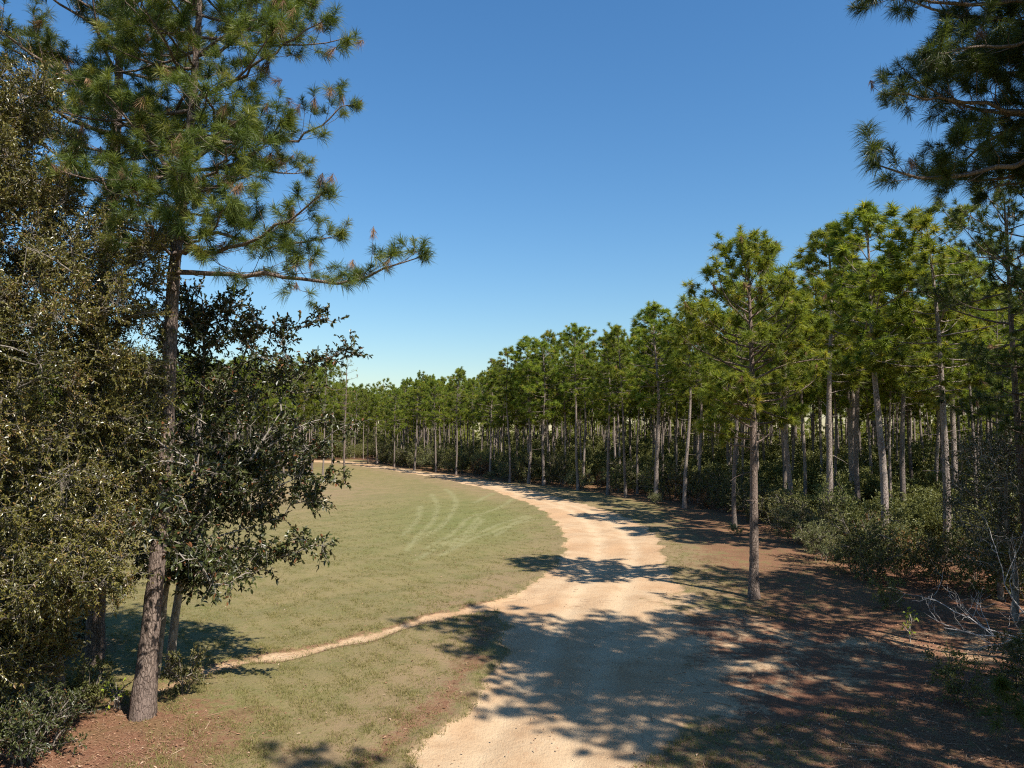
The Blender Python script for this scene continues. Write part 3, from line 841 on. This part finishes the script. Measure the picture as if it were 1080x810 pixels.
TALL = pine_data(75, H=24, r0=.26, cb=.55, spread=4.4, nprim=40, k=44, nl=.42, nw=.026, spacing=.40, brown=.03, var0=.38, sides=10)
tall_root = pine_thing('pine_tree', TALL, (15.6, 10.2, gz(15.6, 10.2)), 'tall pine just outside the right side of the view, shading the track', 'pine', 'shade pines right of the track', rz=.4, s=.98)
for i, (x, y, s) in enumerate(((9.2, 4.4, .95), (18.0, 11.4, 1.2), (22.0, 15.0, 1.15), (21.0, 9.0, 1.25), (26.2, 28.2, 1.0), (29.0, 25.5, 1.1), (20.6, 25.4, .74))):
    copy_thing(tall_root, (x, y, gz(x, y)), 1.3 + i * 2, s, ('dark pine cut by the right edge, behind the overhanging pine' if s == .74 else 'tall pine just outside the right side of the view, shading the track'), 'shade pines right of the track')

# shaded broadleaf tree at the right edge
rng = np.random.default_rng(77)
bc = in_ellipsoid(rng, 130, (0, 0, 5.0), (2.8, 2.6, 3.4))
d_rb = broadleaf(78, [(np.array([(0, 0, -.3), (.1, 0, 2), (-.2, .1, 4.5), (0, 0, 7.2)]), [.14, .11, .08, .02])], (bc, rng.uniform(.5, .8, len(bc))), 9, 8, .11, .05, var0=.5, varj=.22, limb_r=.05)
RB = (21.2, 32.5); rb_root = broad_thing('broadleaf_tree', d_rb, (*RB, gz(*RB)), 'shaded small broadleaf tree at the right edge above the bare bush', 'tree', M_GREY, M_MAGN)

for i, (x, y, s) in enumerate(((19.4, 16.4, 1.55), (25.8, 19.0, 1.6), (22.0, 13.0, 1.7), (17.2, 9.6, 1.5), (16.2, 16.0, 1.15), (27.0, 17.5, 1.8), (25.6, 26.6, 1.6))):
    copy_thing(rb_root, (x, y, gz(x, y)), 1 + i * 2.0, s, 'evergreen broadleaf tree just outside the right side of the view, shading the track', 'broadleaf shade trees right of the track')
for i, (x, y, s) in enumerate(((23.2, 36.5, 1.05), (20.6, 26.2, .62))):
    copy_thing(rb_root, (x, y, gz(x, y)), 2.5 + i * 2.6, s, ('taller shaded broadleaf tree behind the one at the right edge', 'low leafy tree cut by the right edge beside the bare white bush')[i], 'broadleaf trees at the right edge')
# bare bleached bush
def bare_bush():
    rng = np.random.default_rng(91); mb = MB()
    o = at_g(1084, 676); o = np.array((o[0], o[1], gz(*o)))
    def rec(p, d, L, r, lev):
        n = 5; pts = [p]
        for i in range(n):
            d = norm(d + rng.normal(0, .27, 3) + np.array((0, 0, .05)))
            pts.append(pts[-1] + d * L / n)
        tube(mb, np.array(pts), np.linspace(r, r * .55, n + 1) * .62, 5)
        if lev == 0: return
        for k in range(rng.integers(2, 4)):
            j = rng.integers(2, n + 1)
            rec(pts[j], norm(d + rng.normal(0, .75, 3) + np.array((-.05, 0, .12))), L * rng.uniform(.45, .75), r * .55, lev - 1)
    for dd, L, r in (((-1, -.1, .5), 2.9, .055), ((-.8, .3, .9), 2.8, .05), ((-.2, -.2, 1.3), 3.0, .05), ((.3, .3, 1.1), 2.4, .045), ((-1.1, -.2, .3), 2.4, .042), ((-.5, -.4, 1.0), 2.6, .042), ((-.9, -.3, .7), 2.7, .045)):
        rec(np.zeros(3) + np.array((0, 0, -.05)), norm(np.array(dd)), L, r, 3)
    ob = mb.build('bare_bush', M_DEAD, None, smooth=True); ob.location = o
    tag(ob, 'leafless bush with bleached white twigs at the right edge', 'bush')
bare_bush()

def small_sapling():
    d = shrub_data(95, 1.15, .3, 5, 3, 3, .12, .08, stems=2, var0=.15)
    P = at_g(958, 672); broad_thing('sapling', d, (*P, gz(*P)), 'thin sapling with a few bright green leaves left of the bare bush', 'sapling', M_GREY, M_YELLOW, trunk='stems')
small_sapling()

# young pines and dark brush in the bottom right corner
def young_pine(seed):
    rng = np.random.default_rng(seed); tr, cr = MB(), MB()
    p = np.array([(0, 0, -.1), (.03, 0, .5), (.02, .04, 1.1), (.05, .02, 1.6)]); tube(tr, p, [.03, .026, .02, .01], 6)
    P, D = [], []
    for z in (.5, .8, 1.1, 1.4, 1.62):
        for k in range(4 if z < 1.6 else 1):
            a = rng.uniform(0, 6.28); l = (1.75 - z) * .45
            e = np.array((l * math.cos(a), l * math.sin(a), z + .25)) if z < 1.6 else p[-1]
            twigs(tr, np.array((0, 0, z)), e, .012, .006); P.append(e); D.append(norm(e - np.array((0, 0, z - .2))))
    tufts(cr, np.array(P), np.array(D), 110, .38, .011, rng, rng.uniform(.3, .6, len(P)), spread=1.9, sag=.25)
    return tr, cr
for i, (px, py, s, lab) in enumerate(((1062, 790, 1.0, 'young bushy pine in the bottom right corner'), (1090, 735, 1.2, 'young bushy pine at the right edge below the leaf litter'))):
    tr, cr = young_pine(100 + i); P = at_g(px, py)
    root = empty('young_pine', (*P, gz(*P)), i, s); tag(root, lab, 'young pine', 'young pines in the right corner')
    tr.build('stem', M_LIMB, root); cr.build('crown', M_NEEDLE, root)

# ------------------------------------------------------------------ shrub kinds along the wood's edge
def shrub_kind(name, seed, mat, h, r, n, ntw, nleaf, ll, lw, up):
    tr, lm, cr = shrub_data(seed, h, r, n, ntw, nleaf, ll, lw, up)
    v, var, t3, q4 = lm.arrays(); tr.add(v, t3, q4, var)
    return (tr.mesh('stems', M_OAKB, True), cr.mesh('crown', mat)), (cr.arrays())

KINDS = {
    'dark': [shrub_kind('s', 200 + 2 * i, M_SHRUB, 2.6, 1.7, 42, 8, 7, .13, .055, .6) for i in range(3)],
    'pale': [shrub_kind('s', 220 + 2 * i, M_PALE, 2.0, 1.5, 46, 9, 8, .16, .034, 1.3) for i in range(2)],
    'rust': [shrub_kind('s', 240, M_RUST, 1.8, 1.3, 30, 8, 6, .11, .05, .7)],
}

def place_shrub(kind, i, x, y, s, rz, label, group, sz=1.0):
    (a, c), _ = KINDS[kind][i % len(KINDS[kind])]
    root = empty('shrub', (x, y, gz(x, y)), rz, s); root.scale = (s, s, s * sz)
    tag(root, label, 'bush', group)
    link(bpy.data.objects.new('stems', a), root); link(bpy.data.objects.new('crown', c), root)

# named bushes measured from the photo (foot pixel)
NAMED = [('pale', 838, 575, 1.15, 'pale feathery bush, leftmost of the cluster behind the lone roadside pine'), ('pale', 868, 592, 1.2, 'pale feathery bush in the middle of the cluster behind the lone pine'),
         ('pale', 900, 603, 1.1, 'pale feathery bush, rightmost of the cluster behind the lone pine'), ('dark', 925, 616, .9, 'dark rounded bush just right of the pale feathery bushes'),
         ('rust', 960, 600, 1.25, 'rust-coloured bush below the slender pines at right'), ('rust', 920, 590, 1.0, 'rust-coloured bush just behind the rightmost pale bush'), ('dark', 935, 640, .55, 'small brown-green bush on the straw at the shade edge'),
         ('dark', 990, 618, 1.05, 'dark bush just behind the tips of the bare white bush'), ('dark', 1030, 612, 1.25, 'tall dark bush behind the bare white bush'), ('dark', 1075, 625, 1.2, 'dark bush at the right edge behind the bare white bush'),
         ('pale', 776, 566, .42, 'small pale tuft bush at the foot of a thin pine left of the lone pine'), ('pale', 692, 532, .6, 'pale low bush round the foot of a front-row pine'), ('pale', 517, 507, .75, 'pale bush on the wood edge near the far bend'),
         ('rust', 745, 536, 1.1, 'brownish bush under the pines left of the lone roadside pine'), ('dark', 1085, 745, .75, 'dark bush on the shaded bank at the right edge'), ('dark', 1010, 745, .6, 'low dark bush in the deep shade at bottom right'),
         ('rust', 1003, 590, 1.0, 'rusty brown bush left of the shaded broadleaf tree')]
for i, (k, px, py, s, lab) in enumerate(NAMED):
    P = at_g(px, py); place_shrub(k, i, P[0], P[1], s, i * 1.3, lab, 'bushes at the edge of the pine wood')

rs = random.Random(4)
cnt = 0
for y in np.arange(40, 200, 1.9):
    x = edge_x(y) + rs.uniform(.2, 3.2)
    k = rs.choices(['dark', 'pale', 'rust'], [.66, .22, .12])[0]
    s = rs.uniform(.85, 1.5) * (1.0 if y < 70 else 1.15)
    if y < 52 and rs.random() < .3: continue
    lab = {'dark': 'dark green bush in the brush along the pine wood edge', 'pale': 'pale grey-green bush in the brush along the pine wood edge', 'rust': 'brown-leaved bush in the brush along the pine wood edge'}[k]
    place_shrub(k, rs.randint(0, 5), x, y, s, rs.uniform(0, 6.28), lab, {'dark': 'dark', 'pale': 'pale', 'rust': 'brown'}[k] + ' bushes lining the pine wood', rs.uniform(.85, 1.25)); cnt += 1

und = MB()
for i in range(620):
    y = rs.uniform(36, 205); x = edge_x(y) + 3 + abs(rs.gauss(0, 30))
    if x > .72 * y + 6: continue
    arr = KINDS[rs.choices(['dark', 'pale', 'rust'], [.7, .2, .1])[0]][0][1]
    und.merge(arr, rs.uniform(0, 6.28), rs.uniform(.9, 1.5) + min(1.3, .05 * (x - edge_x(y) - 3)), (x, y, gz(x, y) - .1), rs.uniform(-.15, .1))
for i in range(260):
    x = rs.uniform(-180, -20); y = 209 + abs(rs.gauss(0, 22))
    und.merge(KINDS['dark'][i % 3][1], rs.uniform(0, 6.28), rs.uniform(.9, 1.6) + min(1.6, .06 * (y - 209)), (x, y, -.1), rs.uniform(-.1, .2))
for i in range(130):
    y = 132 + abs(rs.gauss(0, 25)); x = -44 - abs(rs.gauss(0, 40)) - max(0, y - 170) * .6
    und.merge(KINDS['dark'][i % 3][1], rs.uniform(0, 6.28), rs.uniform(1., 2.2), (x, y, -.1), rs.uniform(-.1, .2))
tag(und.build('undergrowth', M_SHRUB), 'mixed brush filling the floor of the pine wood', 'undergrowth', None, 'stuff')

# ------------------------------------------------------------------ the pine wood
VAR = []
specs = [dict(H=20, cb=.54, spread=2.9, shape='dome'), dict(H=21, cb=.57, spread=3.1, shape='flat'), dict(H=19, cb=.50, spread=3.1, shape='dome'), dict(H=22, cb=.58, spread=3.1, shape='round'),
         dict(H=20, cb=.52, spread=3.1, shape='dome'), dict(H=21, cb=.60, spread=2.8, shape='dome'), dict(H=19.5, cb=.46, spread=3.5, shape='round')]
for i, sp in enumerate(specs):
    VAR.append(pine_data(300 + i, r0=.19, nprim=42, k=44, nl=.54, nw=.048, spacing=.48, brown=.02, sway=.26, sides=8, stubs=6, **sp))
LOW = [pine_data(400 + i, r0=.19, nprim=24, k=18, nl=.75, nw=.11, spacing=.75, brown=.0, sides=5, stubs=2, tert=True, H=20 + i, cb=.56, spread=2.9) for i in range(3)]
BUSHY = pine_data(440, r0=.17, nprim=30, k=14, nl=.7, nw=.13, spacing=.9, brown=0, sides=5, stubs=0, H=15, cb=.10, spread=3.6, shape='cone')
BUSHY = (BUSHY[0].arrays(), BUSHY[2].arrays())
LOWA = [(t.arrays(), l.arrays(), c.arrays()) for t, l, c, b in LOW]

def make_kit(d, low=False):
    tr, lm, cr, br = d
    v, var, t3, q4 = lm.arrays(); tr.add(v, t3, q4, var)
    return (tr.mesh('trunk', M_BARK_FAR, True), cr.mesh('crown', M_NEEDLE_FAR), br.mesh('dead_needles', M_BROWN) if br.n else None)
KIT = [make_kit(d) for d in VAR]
HTS = [s['H'] for s in specs]

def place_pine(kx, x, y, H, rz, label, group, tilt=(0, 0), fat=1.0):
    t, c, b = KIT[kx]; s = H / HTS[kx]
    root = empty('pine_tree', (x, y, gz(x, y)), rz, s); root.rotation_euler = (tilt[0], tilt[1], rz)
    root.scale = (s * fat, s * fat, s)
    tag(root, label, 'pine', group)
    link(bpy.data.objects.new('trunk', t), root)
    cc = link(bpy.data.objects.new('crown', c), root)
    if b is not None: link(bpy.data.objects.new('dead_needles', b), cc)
    return root

# lone roadside pine with its own, denser build
LP = np.array((*at_g(795, 628), 0)); LP[2] = gz(LP[0], LP[1])
d_lone = pine_data(333, H=16.4, shape='dome', r0=.235, cb=.44, spread=4.3, skip=lambda a, z: (3.9 < a < 5.5) and z < 10.5, nprim=66, k=56, nl=.46, nw=.032, spacing=.38, brown=.03, sway=.1, sides=12, stubs=7, var0=.52)
pine_thing('pine_tree', d_lone, LP, 'lone pine on the near roadside, its trunk standing clear of the wood', 'pine', needle=M_NEEDLE_LONE, rz=.6)

ORD = ['first', 'second', 'third', 'fourth', 'fifth', 'sixth', 'seventh', 'eighth', 'ninth', 'tenth', 'eleventh', 'twelfth', 'thirteenth', 'fourteenth', 'fifteenth', 'sixteenth']
front = [(775, 559, 19.5), (722, 536, 20.5), (692, 531, 21), (660, 525, 20), (641, 522, 19.5), (610, 517, 21.5), (573.5, 512, 20.5), (557.5, 510.7, 21.5), (538, 509.3, 20), (517, 505.5, 17.5), (481, 500.7, 18.5), (460, 497.8, 17.5), (437, 495.7, 17.5), (416, 492.6, 16.5), (398, 490, 16), (388, 489, 16)]
taken = [LP[:2]]
for i, (px, py, H) in enumerate(front):
    P = at_g(px, py); taken.append(P)
    place_pine(i % 7, P[0], P[1], H - .6, i * 2.17, f'{ORD[i]} front-row pine counting left from the lone roadside pine', 'front row of roadside pines', fat=1.0 + .22 * ((i * 7) % 5) / 4 + .06)
right = [(834, 64, 21, 'slender pine whose foot is hidden, right of the lone roadside pine'), (870.5, 57, 23.2, 'tall pine rising behind the middle pale feathery bush'), (928, 48, 22.3, 'straight pine rising from behind the rust-coloured bushes'),
         (949, 58, 22, 'dark-trunked pine just right of the pine above the rusty bushes'), (993, 46.5, 21.6, 'pale-trunked pine left of the shaded broadleaf tree'), (1004, 60, 22, 'pine close behind the pale-trunked pine near the right edge'), (824, 75, 21, 'thin pine left of the slender pine, behind the lone roadside pine'),
         (893, 72, 22.5, 'left one of three thin pines clustered behind the tall pine'), (898.5, 68, 22, 'middle one of three thin pines clustered behind the tall pine'), (904, 63, 21.5, 'right one of three thin pines clustered behind the tall pine'), (768, 92, 21, 'thin pine seen just left of the lone roadside pine trunk'), (737, 100, 21, 'thin far pine between two front-row trunks left of the lone pine')]
for i, (px, d, H, lab) in enumerate(right):
    P = ((px - 540) / F * d * 1.0, d); H -= .6; taken.append(np.array(P))
    place_pine((i * 3 + 1) % 7, P[0], P[1], H, i * 1.31, lab, 'pines above the bushes right of the road', fat=1.24)

# pines left of the far bend
leftp = [(363.5, 113, 19.2, 4, 'thin pine with a sparse grey crown standing alone on the far grass'), (351.5, 150, 20, 1, 'pine at the left of the far road end, just left of the sparse grey one'), (341.5, 134, 19.5, 3, 'bare-trunked pine at the far grass edge, left of the other two')]
d_sparse = pine_data(341, H=19.0, r0=.16, cb=.55, spread=2.3, nprim=22, k=9, nl=.35, nw=.03, spacing=.6, brown=.25, var0=.75, sides=8, stubs=8, tert=False, rtw=.9)
P = at_g(363.5, 509.8)
pine_thing('pine_tree', d_sparse, (P[0], P[1], gz(*P)), leftp[0][4], 'pine', needle=M_NEEDLE_FAR)
taken.append(P)
for px, d, H, kx, lab in leftp[1:]:
    P = ((px - 540) / F * d, d); taken.append(np.array(P)); place_pine(kx, P[0], P[1], H, kx * 1.1, lab, 'pines left of the far road end')

# interior of the wood
cand = []
for y in np.arange(38, 262, 4.1):
    for x in np.arange(-170, 170, 4.3):
        xx, yy = x + rs.uniform(-1.5, 1.5), y + rs.uniform(-1.5, 1.5)
        e = float(edge_x(yy))
        if xx < e + 1.5 or xx > .70 * yy + 9 or xx - e > 90: continue
        if xx < -.72 * yy: continue
        if min(math.hypot(xx - t[0], yy - t[1]) for t in taken) < 2.4: continue
        if yy < 53 or (yy < 62 and xx < 22.5): continue
        if rs.random() < .34: continue
        cand.append((xx - e if yy < 206 else (yy - 206) + 8, xx, yy))
cand.sort()
lcand = []
for y in np.arange(124, 200, 4.3):
    for x in np.arange(-125, -34, 4.4):
        xx, yy = x + rs.uniform(-1.5, 1.5), y + rs.uniform(-1.5, 1.5)
        if xx > -35 - (yy - 134) * .25 or xx < -.70 * yy - 2: continue
        if yy > 178 and xx > -58: continue
        if min(math.hypot(xx - t[0], yy - t[1]) for t in taken) < 2.4: continue
        lcand.append((yy + (xx + 35) * -.3, xx, yy))
lcand.sort()
solo = [(x, y, 'straight bare-trunked pine inside the wood behind the roadside front row', 'pines inside the wood right of the road') for _, x, y in cand[:205]] + \
       [(x, y, 'distant pine in the wood beyond the left side of the grass', 'pines beyond the left side of the grass') for _, x, y in lcand[:42]]
rest = [(x, y) for _, x, y in cand[205:]] + [(x, y) for _, x, y in lcand[42:]]
for x, y, lab, grp in solo:
    H = rs.uniform(17.5, 22) if y < 120 else rs.uniform(16.5, 19.5)
    place_pine(rs.randint(0, 6), x, y, H, rs.uniform(0, 6.28), lab, grp, (rs.gauss(0, .018), rs.gauss(0, .018)), rs.uniform(.72, 1.0))
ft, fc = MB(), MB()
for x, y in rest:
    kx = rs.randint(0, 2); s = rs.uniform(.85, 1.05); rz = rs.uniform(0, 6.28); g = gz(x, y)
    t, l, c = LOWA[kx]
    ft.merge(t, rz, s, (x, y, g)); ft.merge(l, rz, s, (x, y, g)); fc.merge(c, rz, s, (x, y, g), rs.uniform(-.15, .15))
for i in range(620):
    y = rs.uniform(236, 330); x = rs.uniform(-.80, .80) * y; s = rs.uniform(.75, 1.15); rz = rs.uniform(0, 6.28)
    ft.merge(BUSHY[0], rz, s, (x, y, -.3)); fc.merge(BUSHY[1], rz, s, (x, y, -.3), rs.uniform(-.15, .15))
for i in range(170):
    y = rs.uniform(70, 235); x = float(edge_x(y)) + rs.uniform(38, 95); s = rs.uniform(.4, .8); rz = rs.uniform(0, 6.28)
    if x > .74 * y + 6: continue
    ft.merge(BUSHY[0], rz, s, (x, y, gz(x, y))); fc.merge(BUSHY[1], rz, s, (x, y, gz(x, y)), rs.uniform(-.1, .2))
wood = empty('pine_wood', (0, 0, 0)); tag(wood, 'mass of pines deep in the wood behind the separate trees', 'wood', None, 'stuff')
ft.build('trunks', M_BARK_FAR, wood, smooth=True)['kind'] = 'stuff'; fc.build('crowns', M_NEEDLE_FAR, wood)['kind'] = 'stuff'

# ------------------------------------------------------------------ grass tufts and litter (uncountable)
rng = np.random.default_rng(500)
n = 190000
y = 15 + 70 * rng.random(n) ** 1.8; x = y * rng.uniform(-.85, .5, n)
sd, road, trail, trd, rut, track, straw, dry = masks(x, y)
clump = np.sin(x * 1.9 + 2 * np.sin(y * 1.1)) * np.cos(y * 1.6 + 1.5 * np.sin(x * .9)) + .5 * np.sin(x * 5.1 + y * 3.7)
edge = np.maximum(np.exp(-((sd + .1) / .35) ** 2), np.exp(-((trd - .1) / .25) ** 2))
keep = (sd < .18 - .5 * rng.random(n) ** 2) & (trd > -.05 + .3 * rng.random(n) ** 2) & (straw < .5 + .45 * rng.random(n)) & (x < 12) & ((x < 2.5) | (y > 24) | (rng.random(n) < .35)) & (clump + rng.normal(0, .5, n) + edge * 1.5 > -.15)
clump, edge = clump[keep], edge[keep]
x, y = x[keep], y[keep]; z = height(x, y)
k = 5; m = len(x)
b = np.stack([x, y, z], 1)[:, None] + np.concatenate([rng.normal(0, .05, (m, k, 2)), np.zeros((m, k, 1))], 2)
hh = (rng.uniform(.025, .085, (m, k)) * (1 + .9 * np.clip(clump, 0, 1.5) * rng.random(m))[:, None] * (1 + .8 * edge)[:, None])[..., None]
d = np.concatenate([rng.normal(0, .5, (m, k, 2)), np.ones((m, k, 1))], 2)
w = norm(np.concatenate([rng.normal(0, 1, (m, k, 2)), np.zeros((m, k, 1))], 2)) * .008
v = np.stack([b - w, b + w, b + d * hh], 2).reshape(-1, 3)
mb = MB(); mb.add(v, np.arange(m * k)[:, None] * 3 + np.array([[0, 1, 2]]), None, np.repeat(np.clip(rng.normal(.5, .2, m * k) + np.repeat(rng.normal(0, .2, m), k), 0, 1), 3))
tag(mb.build('grass', M_GRASS), 'short tufts of green and straw-coloured grass', 'grass', None, 'stuff')

n = 60000
y = 15 + 38 * rng.random(n) ** 1.5; x = y * rng.uniform(-.8, .85, n)
sd, road, trail, trd, rut, track, straw, dry = masks(x, y)
bank = np.hypot((x - 15.5) / 3.5, (y - 29.5) / 3.0) < 1
keep = ((sd < .2) & (trd > .2) & (straw > .45 + .4 * rng.random(n)) & (rng.random(n) < .55)) | (bank & (rng.random(n) < .9)) | ((rng.random(n) < .03) & (sd < 9))
x, y = x[keep], y[keep]; m = len(x)
P = np.stack([x, y, height(x, y) + rng.uniform(.005, .05, m)], 1)
D = np.concatenate([rng.normal(0, 1, (m, 2)), rng.normal(0, .25, (m, 1))], 1)
N = norm(rng.normal(0, .35, (m, 3)) + np.array((0, 0, 1.)))
mb = MB(); leaves(mb, P, D, N, rng.uniform(.04, .13, m), rng.uniform(.015, .06, m), np.clip(rng.normal(.38, .25, m), 0, 1), droop=0)
# needles on the floor
nn = 70000
y = 15 + 30 * rng.random(nn) ** 1.4; x = y * rng.uniform(-.8, .85, nn)
sd, road, trail, trd, rut, track, straw, dry = masks(x, y)
keep = (sd < .3) & (straw > .35 + .3 * rng.random(nn)); x, y = x[keep], y[keep]; m = len(x)
P = np.stack([x, y, height(x, y) + .02], 1); a = rng.uniform(0, 6.28, m)
D = np.stack([np.cos(a), np.sin(a), rng.normal(0, .2, m)], 1); S = np.stack([-np.sin(a), np.cos(a), np.zeros(m)], 1) * .006
L = rng.uniform(.12, .3, m)[:, None]
v = np.stack([P - S, P + S, P + D * L], 1).reshape(-1, 3)
mb.add(v, np.arange(m)[:, None] * 3 + np.array([[0, 1, 2]]), None, np.repeat(rng.uniform(.2, .8, m), 3))
nt_ = 1500
y = 15 + 32 * rng.random(nt_) ** 1.3; x = y * rng.uniform(-.75, .8, nt_)
sd, road, trail, trd, rut, track, straw, dry = masks(x, y)
keep = (straw > .4 + .3 * rng.random(nt_)) | ((x > 3) & (y < 36) & (rng.random(nt_) < .5)); x, y = x[keep], y[keep]; m = len(x)
a = rng.uniform(0, 6.28, m); L = rng.uniform(.15, .9, m) ** 1.3; h0 = height(x, y)
A = np.stack([x, y, h0 + .01], 1); B = A + np.stack([np.cos(a) * L, np.sin(a) * L, rng.uniform(0, .06, m)], 1)
twigs(mb, A, B, .011, .005, rng.uniform(.1, .9, m).repeat(6))
tag(mb.build('leaf_litter', M_LITTER), 'fallen pine needles and dry leaves on the ground', 'leaf litter', None, 'stuff')

# ------------------------------------------------------------------ light, sky, camera
EL, AZ = R(50), R(135)            # sun behind the camera on the right
w = bpy.data.worlds.new('World'); scene.world = w; w.use_nodes = True
nt = w.node_tree; bg = nt.nodes['Background']
sky = nt.nodes.new('ShaderNodeTexSky'); sky.sky_type = 'NISHITA'; sky.sun_disc = False
sky.sun_elevation = EL; sky.sun_rotation = AZ; sky.air_density = 1.45; sky.dust_density = .2; sky.ozone_density = 8.0; sky.altitude = 50
hs = nt.nodes.new('ShaderNodeHueSaturation'); hs.inputs['Saturation'].default_value = 1.15
nt.links.new(sky.outputs[0], hs.inputs['Color']); nt.links.new(hs.outputs[0], bg.inputs['Color']); bg.inputs['Strength'].default_value = .079
sun = bpy.data.lights.new('sun', 'SUN'); sun.energy = 5.0; sun.angle = R(.53); sun.color = (1.0, .945, .86)
so = link(bpy.data.objects.new('sun', sun))
from mathutils import Vector
sd_ = Vector((math.cos(EL) * math.sin(AZ), math.cos(EL) * math.cos(AZ), math.sin(EL)))
so.rotation_euler = sd_.to_track_quat('Z', 'Y').to_euler(); so.location = sd_ * 80

cam = bpy.data.cameras.new('camera'); cam.sensor_width = 36; cam.lens = 36 * F / 1080; cam.clip_end = 6000; cam.clip_start = .1
co = link(bpy.data.objects.new('camera', cam)); co.location = (0, 0, CAM_H); co.rotation_euler = (R(90) + PITCH, 0, 0)
scene.camera = co
vs = scene.view_settings; vs.view_transform = 'Standard'; vs.look = 'None'; vs.exposure = .85; vs.gamma = 1; vs.use_curve_mapping = False
c = scene.cycles
c.filter_width = 1.15; c.use_denoising = False
c.max_bounces = 6; c.diffuse_bounces = 2; c.glossy_bounces = 2; c.transmission_bounces = 4; c.transparent_max_bounces = 8
c.caustics_reflective = False; c.caustics_refractive = False
print('objects', len(bpy.data.objects), 'shrubs', cnt, 'solo', len(solo), 'rest', len(rest), 'cand', len(cand), len(lcand))
